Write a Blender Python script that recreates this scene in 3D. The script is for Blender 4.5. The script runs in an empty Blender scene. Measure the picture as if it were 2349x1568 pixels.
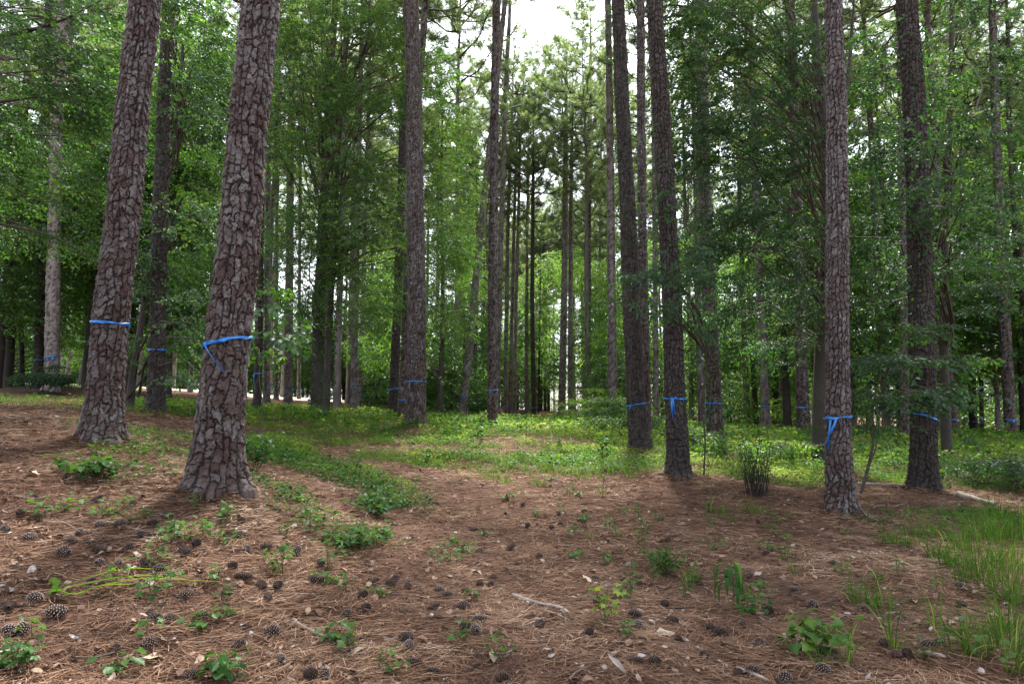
import bpy, math
import numpy as np

# ------------------------------------------------------------------ camera, sky, sun, exposure
scene = bpy.context.scene
COL = scene.collection
EYE = 1.5
PITCH = math.radians(6.2)
IW, IH = 2348.0, 1568.0
FPX = 24.0 / 36.0 * IW

cam_d = bpy.data.cameras.new("camera")
cam_d.lens = 24.0
cam_d.sensor_width = 36.0
cam_d.clip_start = 0.05
cam_d.clip_end = 2000.0
cam = bpy.data.objects.new("camera", cam_d)
cam.location = (0, 0, EYE)
cam.rotation_euler = (math.radians(90) + PITCH, 0, 0)
COL.objects.link(cam)
scene.camera = cam

SUN_EL, SUN_AZ = math.radians(62), math.radians(10)      # azimuth clockwise from +Y (ahead of the camera)
SUN_DIR = np.array([math.cos(SUN_EL) * math.sin(SUN_AZ), math.cos(SUN_EL) * math.cos(SUN_AZ), math.sin(SUN_EL)])
world = bpy.data.worlds.new("World")
scene.world = world
world.use_nodes = True
wn, wl = world.node_tree.nodes, world.node_tree.links
wn.clear()
sky = wn.new("ShaderNodeTexSky")
sky.sky_type = 'NISHITA'
sky.sun_disc = False
sky.sun_elevation = SUN_EL
sky.sun_rotation = SUN_AZ
sky.dust_density = 3.0
hs = wn.new("ShaderNodeHueSaturation")
hs.inputs["Saturation"].default_value = 0.45
bg = wn.new("ShaderNodeBackground")
bg.inputs["Strength"].default_value = 0.08
wo = wn.new("ShaderNodeOutputWorld")
wl.new(sky.outputs[0], hs.inputs["Color"])
wl.new(hs.outputs[0], bg.inputs["Color"])
wl.new(bg.outputs[0], wo.inputs["Surface"])

sun_d = bpy.data.lights.new("sun", 'SUN')
sun_d.energy = 2.6
sun_d.angle = math.radians(5)
sun_d.color = (1.0, 0.95, 0.86)
sun = bpy.data.objects.new("sun", sun_d)
from mathutils import Vector
sun.rotation_euler = Vector(SUN_DIR).to_track_quat('Z', 'Y').to_euler()
COL.objects.link(sun)

scene.view_settings.view_transform = 'Standard'
scene.view_settings.look = 'None'
scene.view_settings.gamma = 1.0
scene.view_settings.exposure = 2.9
scene.cycles.max_bounces = 7
scene.cycles.diffuse_bounces = 4
scene.cycles.glossy_bounces = 2
scene.cycles.transmission_bounces = 4
scene.cycles.sample_clamp_indirect = 6.0
scene.cycles.use_denoising = True
scene.cycles.denoiser = 'OPENIMAGEDENOISE'
scene.cycles.denoising_input_passes = 'RGB_ALBEDO_NORMAL'
scene.cycles.denoising_prefilter = 'ACCURATE'

# ------------------------------------------------------------------ small maths
R = np.random.default_rng(11)
CP, SP = math.cos(PITCH), math.sin(PITCH)

def at(px, py, d):
    """World point that lies d metres ahead of the camera in the direction of a photo pixel."""
    cx, cz = (px - IW / 2) / FPX, -(py - IH / 2) / FPX
    k = d / (CP - SP * cz)
    return np.array([cx * k, d, EYE + (SP + CP * cz) * k])

def px_size(px, d, py=784.0):
    z = at(IW / 2, py, d)[2] - EYE
    return px * (d * CP + z * SP) / FPX

_T2 = R.random((256, 256))
def noise2(x, y):
    x = np.asarray(x, float); y = np.asarray(y, float)
    i, j = np.floor(x).astype(int), np.floor(y).astype(int)
    u, v = x - i, y - j
    u, v = u * u * (3 - 2 * u), v * v * (3 - 2 * v)
    a, b = _T2[i % 256, j % 256], _T2[(i + 1) % 256, j % 256]
    c, d = _T2[i % 256, (j + 1) % 256], _T2[(i + 1) % 256, (j + 1) % 256]
    return (a * (1 - u) + b * u) * (1 - v) + (c * (1 - u) + d * u) * v

def fbm2(x, y, o=3):
    s, a, t = 0, 1.0, 0
    for k in range(o):
        s = s + a * noise2(x * 2 ** k + 17 * k, y * 2 ** k + 31 * k); t += a; a *= .5
    return s / t

def noise3(p):
    return (noise2(p[:, 0] + 7.3 * np.floor(p[:, 2]), p[:, 1] + 3.1 * np.floor(p[:, 2])) * (1 - (p[:, 2] % 1)) +
            noise2(p[:, 0] + 7.3 * np.floor(p[:, 2] + 1), p[:, 1] + 3.1 * np.floor(p[:, 2] + 1)) * (p[:, 2] % 1))

def sstep(a, b, x):
    t = np.clip((x - a) / (b - a), 0, 1)
    return t * t * (3 - 2 * t)

def unit(v):
    return v / np.maximum(np.linalg.norm(v, axis=-1, keepdims=True), 1e-9)

def rot_xyz(rx, ry, rz):
    """Stack of rotation matrices Rz @ Ry @ Rx."""
    rx, ry, rz = np.broadcast_arrays(np.asarray(rx, float), np.asarray(ry, float), np.asarray(rz, float))
    cx, sx, cy, sy, cz, sz = np.cos(rx), np.sin(rx), np.cos(ry), np.sin(ry), np.cos(rz), np.sin(rz)
    M = np.empty(rx.shape + (3, 3))
    M[..., 0, 0] = cz * cy; M[..., 0, 1] = cz * sy * sx - sz * cx; M[..., 0, 2] = cz * sy * cx + sz * sx
    M[..., 1, 0] = sz * cy; M[..., 1, 1] = sz * sy * sx + cz * cx; M[..., 1, 2] = sz * sy * cx - cz * sx
    M[..., 2, 0] = -sy;     M[..., 2, 1] = cy * sx;               M[..., 2, 2] = cy * cx
    return M

# ------------------------------------------------------------------ mesh building
class MB:
    """Collects geometry and links it as ONE mesh object."""
    def __init__(self):
        self.v, self.f, self.t, self.c, self.n = [], [], [], [], 0
    def add(self, V, F, mat=0, tint=0.5, crack=0.0):
        V = np.asarray(V, float).reshape(-1, 3); F = np.asarray(F, np.int64)
        self.v.append(V); self.f.append((F + self.n, mat))
        self.t.append(np.broadcast_to(np.asarray(tint, float), (len(V),)))
        self.c.append(np.broadcast_to(np.asarray(crack, float), (len(V),)))
        self.n += len(V)
        return self
    def mesh(self, name, mats, smooth=True):
        me = bpy.data.meshes.new(name)
        V = np.concatenate(self.v)
        me.vertices.add(len(V)); me.vertices.foreach_set("co", V.astype(np.float32).ravel())
        idx = np.concatenate([f.ravel() for f, m in self.f])
        tot = np.concatenate([np.full(len(f), f.shape[1], np.int32) for f, m in self.f])
        mi = np.concatenate([np.full(len(f), m, np.int32) for f, m in self.f])
        st = np.concatenate([[0], np.cumsum(tot)[:-1]]).astype(np.int32)
        me.loops.add(len(idx)); me.loops.foreach_set("vertex_index", idx.astype(np.int32))
        me.polygons.add(len(tot)); me.polygons.foreach_set("loop_start", st)
        me.polygons.foreach_set("loop_total", tot)
        me.polygons.foreach_set("material_index", mi)
        me.polygons.foreach_set("use_smooth", np.full(len(tot), smooth))
        for nm, arr in (("tint", self.t), ("crack", self.c)):
            a = me.attributes.new(nm, 'FLOAT', 'POINT')
            a.data.foreach_set("value", np.concatenate(arr).astype(np.float32))
        for m in mats: me.materials.append(m)
        me.update()
        return me
    def build(self, name, mats, parent=None, smooth=True, loc=None):
        return link(name, self.mesh(name, mats, smooth), parent, loc)

def link(name, data, parent=None, loc=None):
    o = bpy.data.objects.new(name, data)
    COL.objects.link(o)
    if parent is not None: o.parent = parent
    if loc is not None: o.location = [float(c) for c in loc]
    return o

def tag(o, label=None, cat=None, group=None, kind=None):
    if label: o["label"] = label
    if cat: o["category"] = cat
    if group: o["group"] = group
    if kind: o["kind"] = kind
    return o

def thing(name, label, cat, loc, rz=0.0, group=None):
    o = link(name, None, None, loc)
    o.empty_display_size = 0.2
    o.rotation_euler = (0, 0, rz)
    return tag(o, label, cat, group)

def copy_thing(src, loc, rz=0.0, scale=1.0, label=None, rot=None):
    c = src.copy(); COL.objects.link(c)
    c.location = [float(v) for v in loc]
    c.rotation_euler = rot if rot is not None else (0, 0, rz)
    c.scale = (scale,) * 3 if np.isscalar(scale) else scale
    if label: c["label"] = label
    for ch in kids.get(src.name, ()):
        k = ch.copy(); COL.objects.link(k); k.parent = c
    return c

kids = {}
def remember(src, *children):
    kids[src.name] = list(children)
    return src

def rep(tV, tF, M, P):
    n, k = len(P), len(tV)
    V = np.einsum('nij,kj->nki', M, tV) + P[:, None, :]
    F = tF[None] + (np.arange(n) * k)[:, None, None]
    return V.reshape(-1, 3), F.reshape(-1, tF.shape[1])

def tubes(P, r, k=5):
    """P (n,m,3) centre lines, r (n,m) radii -> verts, quads."""
    P = np.asarray(P, float); r = np.asarray(r, float)
    n, m = P.shape[:2]
    T = unit(np.gradient(P, axis=1))
    ref = np.where((np.abs(T[..., 2]).mean(1) > .8)[:, None, None], np.array([1., 0, 0]), np.array([0, 0, 1.]))
    A = unit(np.cross(T, np.broadcast_to(ref, T.shape))); B = np.cross(T, A)
    th = np.arange(k) / k * 2 * np.pi
    V = P[:, :, None] + r[:, :, None, None] * (A[:, :, None] * np.cos(th)[:, None] + B[:, :, None] * np.sin(th)[:, None])
    i = np.arange(m - 1)[:, None] * k; a = np.arange(k)[None]; b = (np.arange(k) + 1)[None] % k
    q = np.stack([i + a, i + b, i + k + b, i + k + a], -1).reshape(-1, 4)
    F = q[None] + (np.arange(n) * m * k)[:, None, None]
    return V.reshape(-1, 3), F.reshape(-1, 4)

# ------------------------------------------------------------------ materials
def mat(name):
    m = bpy.data.materials.new(name); m.use_nodes = True
    m.node_tree.nodes.clear()
    return m, m.node_tree.nodes, m.node_tree.links

def ramp(N, stops):
    r = N.new("ShaderNodeValToRGB")
    e = r.color_ramp.elements
    e[0].position, e[0].color = stops[0][0], (*stops[0][1], 1)
    e[1].position, e[1].color = stops[-1][0], (*stops[-1][1], 1)
    for p, c in stops[1:-1]:
        x = e.new(p); x.color = (*c, 1)
    return r

def attr(N, name):
    a = N.new("ShaderNodeAttribute"); a.attribute_name = name
    return a.outputs["Fac"]

def noise_tex(N, L, scale, detail=4, rough=.6, vec=None, stretch=None):
    t = N.new("ShaderNodeTexNoise"); t.inputs["Scale"].default_value = scale
    t.inputs["Detail"].default_value = detail; t.inputs["Roughness"].default_value = rough
    if vec is not None:
        if stretch:
            mp = N.new("ShaderNodeMapping"); mp.inputs["Scale"].default_value = stretch
            L.new(vec, mp.inputs["Vector"]); vec = mp.outputs[0]
        L.new(vec, t.inputs["Vector"])
    return t

def math_node(N, L, op, a, b):
    m = N.new("ShaderNodeMath"); m.operation = op
    for s, v in ((m.inputs[0], a), (m.inputs[1], b)):
        if isinstance(v, (int, float)): s.default_value = v
        else: L.new(v, s)
    return m.outputs[0]

def mix_rgb(N, L, fac, a, b, mode='MIX'):
    m = N.new("ShaderNodeMix"); m.data_type = 'RGBA'; m.blend_type = mode
    for s, v in ((m.inputs[0], fac), (m.inputs[6], a), (m.inputs[7], b)):
        if isinstance(v, (int, float)): s.default_value = v
        elif isinstance(v, tuple): s.default_value = (*v, 1)
        else: L.new(v, s)
    return m.outputs[2]

def bark_material(name, stops, crack_col, sc=1.0):
    m, N, L = mat(name)
    co = N.new("ShaderNodeTexCoord").outputs["Object"]
    n1 = noise_tex(N, L, 22 * sc, 5, .65, co, (1, 1, .55))
    n2 = noise_tex(N, L, 2.2, 3, .6, co)
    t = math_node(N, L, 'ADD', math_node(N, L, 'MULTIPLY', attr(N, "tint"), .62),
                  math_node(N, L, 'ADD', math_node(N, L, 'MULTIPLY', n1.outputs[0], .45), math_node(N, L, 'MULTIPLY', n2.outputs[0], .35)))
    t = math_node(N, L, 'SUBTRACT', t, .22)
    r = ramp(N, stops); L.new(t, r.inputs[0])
    c = mix_rgb(N, L, attr(N, "crack"), r.outputs[0], crack_col)
    b = N.new("ShaderNodeBsdfPrincipled"); L.new(c, b.inputs["Base Color"])
    b.inputs["Roughness"].default_value = .85; b.inputs["Specular IOR Level"].default_value = .3
    bp = N.new("ShaderNodeBump"); bp.inputs["Strength"].default_value = .6; bp.inputs["Distance"].default_value = .012
    L.new(n1.outputs[0], bp.inputs["Height"]); L.new(bp.outputs[0], b.inputs["Normal"])
    o = N.new("ShaderNodeOutputMaterial"); L.new(b.outputs[0], o.inputs[0])
    return m

def leaf_material(name, stops, trans=.4, gloss=.05, tboost=1.5, rough=.4):
    m, N, L = mat(name)
    r = ramp(N, stops); L.new(attr(N, "tint"), r.inputs[0])
    d = N.new("ShaderNodeBsdfDiffuse"); L.new(r.outputs[0], d.inputs[0])
    t = N.new("ShaderNodeBsdfTranslucent")
    tc = mix_rgb(N, L, 1.0, r.outputs[0], (tboost * 1.02, tboost, tboost * .52), 'MULTIPLY'); L.new(tc, t.inputs[0])
    g = N.new("ShaderNodeBsdfGlossy"); g.inputs["Roughness"].default_value = rough; g.inputs[0].default_value = (.9, .95, 1, 1)
    a = N.new("ShaderNodeMixShader"); a.inputs[0].default_value = trans
    L.new(d.outputs[0], a.inputs[1]); L.new(t.outputs[0], a.inputs[2])
    b = N.new("ShaderNodeMixShader"); b.inputs[0].default_value = gloss
    L.new(a.outputs[0], b.inputs[1]); L.new(g.outputs[0], b.inputs[2])
    o = N.new("ShaderNodeOutputMaterial"); L.new(b.outputs[0], o.inputs[0])
    return m

def plain_material(name, stops, rough=.9, nscale=0, spec=.2):
    """Colour from the tint attribute (or a noise when nscale is set)."""
    m, N, L = mat(name)
    r = ramp(N, stops)
    if nscale:
        co = N.new("ShaderNodeTexCoord").outputs["Object"]
        n = noise_tex(N, L, nscale, 5, .65, co); L.new(n.outputs[0], r.inputs[0])
    else: L.new(attr(N, "tint"), r.inputs[0])
    b = N.new("ShaderNodeBsdfPrincipled"); L.new(r.outputs[0], b.inputs["Base Color"])
    b.inputs["Roughness"].default_value = rough; b.inputs["Specular IOR Level"].default_value = spec
    o = N.new("ShaderNodeOutputMaterial"); L.new(b.outputs[0], o.inputs[0])
    return m

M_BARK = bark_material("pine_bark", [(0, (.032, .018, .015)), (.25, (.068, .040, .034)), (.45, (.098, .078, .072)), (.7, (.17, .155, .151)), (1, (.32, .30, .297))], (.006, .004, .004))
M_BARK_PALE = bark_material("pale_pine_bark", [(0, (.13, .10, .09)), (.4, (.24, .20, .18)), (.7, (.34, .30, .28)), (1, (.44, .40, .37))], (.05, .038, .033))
M_BARK_HAZED = bark_material("hazed_pine_bark", [(0, (.08, .062, .056)), (.4, (.16, .135, .128)), (.7, (.25, .225, .22)), (1, (.34, .32, .31))], (.05, .038, .034))  # lighter copy of the pine bark: distance haze put into the colour
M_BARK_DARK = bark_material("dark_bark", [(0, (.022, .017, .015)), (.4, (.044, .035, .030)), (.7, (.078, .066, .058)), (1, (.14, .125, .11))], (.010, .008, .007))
M_TWIG = bark_material("twig_bark", [(0, (.03, .024, .020)), (.5, (.07, .056, .046)), (1, (.15, .13, .115))], (.02, .015, .012))
M_LEAF = leaf_material("broad_leaf", [(0, (.017, .048, .014)), (.45, (.042, .115, .024)), (.8, (.092, .195, .030)), (1, (.17, .27, .04))], .52, .035, 1.9)
M_LEAF_DARK = leaf_material("dark_broad_leaf", [(0, (.013, .042, .014)), (.5, (.028, .082, .020)), (.85, (.060, .145, .020)), (1, (.13, .24, .028))], .48, .025, 1.7, .42)
M_NEEDLE = leaf_material("pine_needle", [(0, (.045, .075, .040)), (.5, (.11, .165, .085)), (1, (.19, .25, .12))], .5, .04, 1.7)
M_COVER = leaf_material("ground_leaf", [(0, (.018, .058, .014)), (.5, (.046, .120, .024)), (.85, (.125, .215, .035)), (1, (.25, .32, .06))], .45, .012, 1.5)
M_GRASS = leaf_material("grass_blade", [(0, (.026, .065, .014)), (.5, (.070, .150, .022)), (.85, (.15, .25, .035)), (1, (.28, .30, .11))], .42, .0, 1.5)
M_LITTER_NEEDLE = plain_material("fallen_needle", [(0, (.045, .024, .017)), (.3, (.125, .062, .034)), (.6, (.225, .126, .074)), (.85, (.35, .230, .148)), (1, (.50, .38, .28))], .8, 0, .3)
M_DRY_LEAF = plain_material("dry_leaf", [(0, (.09, .045, .03)), (.35, (.20, .125, .085)), (.6, (.27, .19, .14)), (.8, (.31, .28, .27)), (1, (.46, .34, .21))], .75, 0, .3)
M_CONE = plain_material("cone_scale", [(0, (.020, .012, .010)), (.35, (.070, .042, .032)), (.7, (.20, .145, .120)), (1, (.46, .40, .36))], .75, 0, .3)
M_RIBBON = plain_material("blue_ribbon", [(0, (.005, .060, .24)), (.5, (.010, .15, .50)), (1, (.05, .30, .70))], .45, 0, .4)
M_DEAD = plain_material("dead_wood", [(0, (.11, .08, .06)), (.45, (.24, .19, .15)), (.7, (.38, .33, .29)), (1, (.55, .50, .46))], .85, 9)
M_WALL = plain_material("shed_board", [(0, (.035, .022, .016)), (1, (.075, .05, .036))], .8, 6)
M_WALL_PALE = plain_material("pale_wall", [(0, (.55, .53, .5)), (1, (.75, .73, .70))], .8, 3)
M_ROOF = plain_material("grey_roof", [(0, (.12, .11, .10)), (1, (.2, .19, .18))], .8, 8)
M_TIP = plain_material("rust_mark", [(0, (.25, .05, .02)), (1, (.4, .1, .05))], .8)

def ground_material():
    m, N, L = mat("needle_litter")
    co = N.new("ShaderNodeTexCoord").outputs["Object"]
    a = noise_tex(N, L, 30, 6, .72, co)
    b = noise_tex(N, L, 1.1, 4, .6, co)
    c = noise_tex(N, L, 140, 3, .7, co)
    t = math_node(N, L, 'ADD', math_node(N, L, 'MULTIPLY', a.outputs[0], .5), math_node(N, L, 'MULTIPLY', c.outputs[0], .5))
    r = ramp(N, [(.25, (.018, .011, .009)), (.42, (.075, .040, .027)), (.58, (.155, .090, .058)), (.75, (.29, .20, .14))]); L.new(t, r.inputs[0])
    tn = ramp(N, [(.3, (.55, .52, .52)), (.7, (1.15, 1.05, 1.0))]); L.new(b.outputs[0], tn.inputs[0])
    col = mix_rgb(N, L, 1.0, r.outputs[0], tn.outputs[0], 'MULTIPLY')
    p = N.new("ShaderNodeBsdfPrincipled"); L.new(col, p.inputs["Base Color"]); p.inputs["Roughness"].default_value = .95
    p.inputs["Specular IOR Level"].default_value = .15
    bp = N.new("ShaderNodeBump"); bp.inputs["Strength"].default_value = .9; bp.inputs["Distance"].default_value = .03
    L.new(a.outputs[0], bp.inputs["Height"]); L.new(bp.outputs[0], p.inputs["Normal"])
    o = N.new("ShaderNodeOutputMaterial"); L.new(p.outputs[0], o.inputs[0])
    return m
M_GROUND = ground_material()
M_ROAD = plain_material("pale_dirt_road", [(0, (.40, .33, .26)), (1, (.62, .54, .45))], .9, 1.5)
M_LAWN = plain_material("mown_lawn", [(0, (.06, .12, .03)), (1, (.12, .20, .05))], .9, 2.5)

# ------------------------------------------------------------------ the trunks read off the photograph
# name: distance, centre line from the base up (photo pixels), width at breast height, width at the frame top, ribbon row, height
TR = {}
def T(key, d, line, w, wt, rib, H, **kw):
    TR[key] = dict(d=d, line=line, w=w, wt=wt, rib=rib, H=H, **kw)

T("T1", 7.6, [(231, 1015), (252, 743), (277, 545), (305, 245), (332, 0)], 88, 80, 743, 24, flare=.5)
T("T2", 6.2, [(489, 1132), (521, 787), (549, 545), (573, 245), (598, 0)], 107, 92, 787, 25, flare=.5)
T("T3", 15, [(357, 945), (361, 803), (366, 545), (376, 245), (389, 0)], 41, 32, 803, 23, tone='dark')
T("T4", 25, [(119, 893), (119, 820), (124, 545), (131, 245), (149, 0)], 37, 29, 820, 25, tone='pale')  # pale tone puts the sunlight on this trunk into its bark colour
T("T5", 27, [(86, 890), (89, 826), (96, 545), (112, 0)], 25, 18, 826, 22, tone='dark')
T("T6", 40, [(152, 880), (163, 800), (176, 700), (190, 560), (214, 300)], 13, 8, None, 20, tone='pale')
T("T7", 30, [(50, 884), (49, 800), (47, 650), (52, 400)], 14, 8, None, 14, tone='dark')
T("T8", 24, [(588, 943), (592, 857), (596, 600), (600, 200)], 20, 15, 857, 22, tone='dark')
T("T9", 34, [(612, 934), (612, 888), (614, 600), (618, 100)], 16, 12, 888, 24)
T("T10", 43, [(633, 924), (633, 890), (634, 600)], 11, 8, 891, 24)
T("T11", 37, [(661, 932), (661, 893), (664, 600), (668, 100)], 22, 15, 893, 26)
T("T12", 45, [(685, 922), (685, 890), (687, 600)], 9, 7, 894, 24)
T("T15", 42, [(776, 926), (778, 880), (782, 600)], 11, 8, None, 24)
T("T16", 32, [(809, 947), (811, 889), (815, 700), (824, 300)], 16, 11, 889, 24)
T("T17", 35, [(822, 940), (825, 900), (832, 700), (842, 350)], 11, 8, 903, 22)
T("T18", 28, [(898, 956), (903, 892), (911, 700), (919, 480), (926, 200)], 22, 15, 892, 24, tone='dark')
T("T19", 25, [(921, 962), (926, 860), (936, 600), (958, 250), (976, 0)], 20, 15, 917, 26)
T("T20", 20, [(952, 984), (955, 875), (956, 690), (954, 545), (949, 245), (943, 0)], 45, 34, 875, 27, flare=.35)
T("T21", 34, [(1058, 957), (1064, 908), (1080, 760), (1095, 600), (1113, 430), (1131, 260), (1150, 80)], 19, 12, 908, 30)
T("T22", 25, [(1129, 978), (1129, 895), (1129, 700), (1131, 545), (1134, 245), (1139, 0)], 23, 19, 895, 29)
T("T23", 50, [(1158, 955), (1160, 800), (1164, 545), (1170, 350), (1176, 200)], 10, 8, 932, 27)
T("T231", 52, [(1169, 955), (1172, 800), (1178, 545), (1184, 350), (1190, 200)], 10, 7, 935, 25)
T("T232", 48, [(1180, 955), (1181, 800), (1187, 545), (1192, 350), (1198, 250)], 9, 6, None, 26)
T("T24", 40, [(1140, 958), (1144, 700), (1150, 500), (1158, 245), (1170, 0)], 13, 11, None, 30)
T("T25", 55, [(1208, 955), (1207, 800), (1209, 545), (1212, 350)], 9, 6, None, 24)
T("T251", 46, [(1224, 952), (1222, 800), (1220, 680), (1222, 500)], 12, 8, 935, 21, tone='dark')
T("T26", 46, [(1286, 968), (1288, 940), (1292, 760), (1296, 545), (1297, 350)], 18, 12, 938, 25.5)
T("T27", 47, [(1309, 964), (1308, 800), (1309, 545), (1310, 400), (1312, 300)], 14, 9, 943, 24)
T("T28", 52, [(1350, 950), (1349, 800), (1350, 545), (1351, 350), (1354, 120)], 14, 10, None, 33)
T("T29", 58, [(1374, 950), (1374, 800), (1376, 545), (1378, 400)], 9, 6, None, 27)
T("T30", 34, [(1406, 962), (1405, 900), (1403, 760), (1401, 545), (1398, 245), (1394, 0)], 22, 15, 918, 30)
T("T31", 17, [(1467, 1038), (1459, 927), (1447, 700), (1443, 545), (1427, 245), (1417, 0)], 44, 30, 927, 26, flare=.4, tone='dark')
T("T32", 19.5, [(1484, 1030), (1481, 927), (1476, 700), (1473, 545), (1470, 245), (1469, 0)], 24, 19, None, 26)
T("T33", 33, [(1505, 985), (1503, 700), (1500, 400), (1495, 100)], 13, 9, None, 25)
T("T34", 11.6, [(1557, 1098), (1548, 915), (1541, 720), (1533, 545), (1516, 245), (1500, 0)], 49, 37, 915, 25, flare=.35, tone='dark')
T("T35", 18, [(1641, 1026), (1638, 925), (1628, 720), (1618, 545), (1611, 245), (1606, 0)], 38, 24, 925, 24)
T("T36", 32, [(1756, 990), (1755, 931), (1750, 800), (1740, 600), (1730, 300)], 23, 15, 931, 24)
T("T37", 37, [(1798, 985), (1796, 930), (1793, 800), (1787, 600)], 16, 9, None, 20)
T("T38", 27, [(1845, 997), (1841, 934), (1838, 850), (1832, 650), (1822, 300)], 31, 20, 934, 25)
T("T40", 9.6, [(1927, 1184), (1921, 957), (1920, 760), (1920, 545), (1918, 245), (1911, 0)], 62, 42, 957, 25, flare=.4)
T("T41", 12, [(2119, 1137), (2118, 957), (2113, 760), (2108, 545), (2097, 245), (2079, 0)], 66, 51, 957, 25, flare=.4, tone='dark')
T("T42", 26, [(2188, 990), (2182, 900), (2168, 760), (2154, 545), (2140, 245), (2123, 0)], 20, 16, 962, 25)
T("T43", 22, [(2076, 1010), (2076, 800), (2073, 545), (2068, 245), (2062, 0)], 24, 18, None, 24)
T("T44", 26, [(2319, 1008), (2316, 963), (2305, 760), (2295, 545), (2282, 245), (2275, 0)], 31, 20, 963, 25)
T("T45", 29, [(2349, 1002), (2342, 850), (2330, 600), (2318, 300), (2308, 0)], 18, 12, None, 23, tone='dark')
T("T46", 34, [(2232, 1000), (2231, 967), (2228, 850), (2225, 700)], 21, 14, 967, 22, tone='dark')
T("T48", 36, [(2252, 1000), (2250, 900), (2248, 800)], 12, 8, 969, 20, tone='dark')
T("T47", 30, [(2291, 1000), (2286, 900), (2268, 720), (2240, 600), (2226, 500), (2210, 400)], 13, 9, None, 13, tone='pale')

# ------------------------------------------------------------------ ground
CTRL = [(t["line"][0][0], t["line"][0][1], t["d"]) for k, t in TR.items() if k not in ("T23", "T231", "T25", "T29", "T37", "T48", "T10", "T12", "T32", "T45", "T33", "T43")]
CTRL += [(1174, 1568, 3.8), (2348, 1568, 3.9), (0, 1568, 3.1), (700, 1568, 3.6), (0, 1250, 4.6), (2000, 1400, 5.35), (1500, 1400, 5.25),
         (1200, 1250, 7.4), (900, 1150, 8.6), (2300, 1200, 9.0), (1100, 1015, 16.5), (1320, 1010, 18), (700, 1010, 15),
         (1250, 985, 25), (0, 905, 22), (20, 884, 50), (300, 888, 50), (640, 908, 52), (-500, 905, 30), (2900, 1020, 30), (2348, 985, 60), (1800, 975, 60)]
def _polar(x, y):
    rho = np.clip(np.hypot(x, y), 2.6, 75)
    ang = np.clip(np.arctan2(x, np.maximum(y, 1e-3)), -.85, .85)
    return np.stack([ang * 1.6, np.log(rho)], -1)
_c = np.array([at(*c) for c in CTRL])
_cp = _polar(_c[:, 0], _c[:, 1])
def _phi(a, b):
    return np.sqrt(((a[:, None] - b[None]) ** 2).sum(-1) + .2 ** 2)
_A = _phi(_cp, _cp) + np.eye(len(_c)) * 2e-2 * -1
_Pm = np.c_[np.ones(len(_c)), _cp]
_K = np.block([[_A, _Pm], [_Pm.T, np.zeros((3, 3))]])
_w = np.linalg.solve(_K, np.r_[_c[:, 2], 0, 0, 0])
MOUNDS = []
def ground(x, y):
    x = np.atleast_1d(np.asarray(x, float)); y = np.atleast_1d(np.asarray(y, float))
    out = np.empty(len(x))
    for s in range(0, len(x), 60000):
        p = _polar(x[s:s + 60000], y[s:s + 60000])
        out[s:s + 60000] = _phi(p, _cp) @ _w[:-3] + np.c_[np.ones(len(p)), p] @ _w[-3:]
    out += (fbm2(x * .9 + 40, y * .9 + 13, 3) - .5) * .10 + (fbm2(x * 2.6 + 7, y * 2.6 + 3, 3) - .5) * .075 + (noise2(x * 7 + 3, y * 7 + 9) - .5) * .022
    for mx, my, mr, mh in MOUNDS:
        out += mh * np.exp(-((x - mx) ** 2 + (y - my) ** 2) / mr ** 2)
    return out

def gz(x, y): return float(ground(x, y)[0])

def hit(px, py):
    """Where the sight line of a photo pixel meets the ground."""
    cx, cz = (px - IW / 2) / FPX, -(py - IH / 2) / FPX
    D = np.array([cx, CP - SP * cz, SP + CP * cz])
    ts = np.geomspace(2.2, 140, 500)
    P = np.array([0, 0, EYE]) + ts[:, None] * D
    g = ground(P[:, 0], P[:, 1])
    b = np.nonzero(P[:, 2] < g)[0]
    i = b[0] if len(b) else len(ts) - 1
    if i:
        f0, f1 = P[i - 1, 2] - g[i - 1], P[i, 2] - g[i]
        q = f0 / (f0 - f1 + 1e-12)
        p = P[i - 1] + (P[i] - P[i - 1]) * q
    else: p = P[0]
    return np.array([p[0], p[1], gz(p[0], p[1])])

for px, py, d, r, h in ((1130, 1010, 16.6, .9, .10), (960, 995, 19.3, .9, .12), (560, 1130, 6.6, .6, .06), (1557, 1098, 11.4, .6, .06), (1880, 1180, 9.6, .7, .06), (2119, 1137, 12, .8, .08)):
    p = at(px, py, d); MOUNDS.append((p[0], p[1], r, h))

for _k, _t in TR.items():
    if _t['d'] < 21:
        p = at(*_t['line'][0], _t['d']); MOUNDS.append((p[0], p[1] - .05, .30 + px_size(_t['w'], _t['d']) * .7, .02))

def polar_sheet(name, r0, r1, a0, a1, nr, na, lift, m, kind="structure", closed=False):
    rr = np.geomspace(r0, r1, nr); aa = np.linspace(a0, a1, na, endpoint=not closed)
    X = (rr[:, None] * np.sin(aa)).ravel(); Y = (rr[:, None] * np.cos(aa)).ravel()
    Z = ground(X, Y) + lift
    i = np.arange(nr - 1)[:, None] * na
    a = np.arange(na if closed else na - 1)[None]; b = (a + 1) % na
    F = np.stack([i + a, i + na + a, i + na + b, i + b], -1).reshape(-1, 4)
    mb = MB().add(np.c_[X, Y, Z], F)
    if closed:
        c = np.array([[0, 0, gz(0, .01) + lift]])
        mb.add(np.r_[c, np.c_[X, Y, Z][:na]], np.stack([np.zeros(na, int), 1 + np.arange(na), 1 + (np.arange(na) + 1) % na], -1))
    o = mb.build(name, [m])
    return tag(o, kind=kind)

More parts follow.
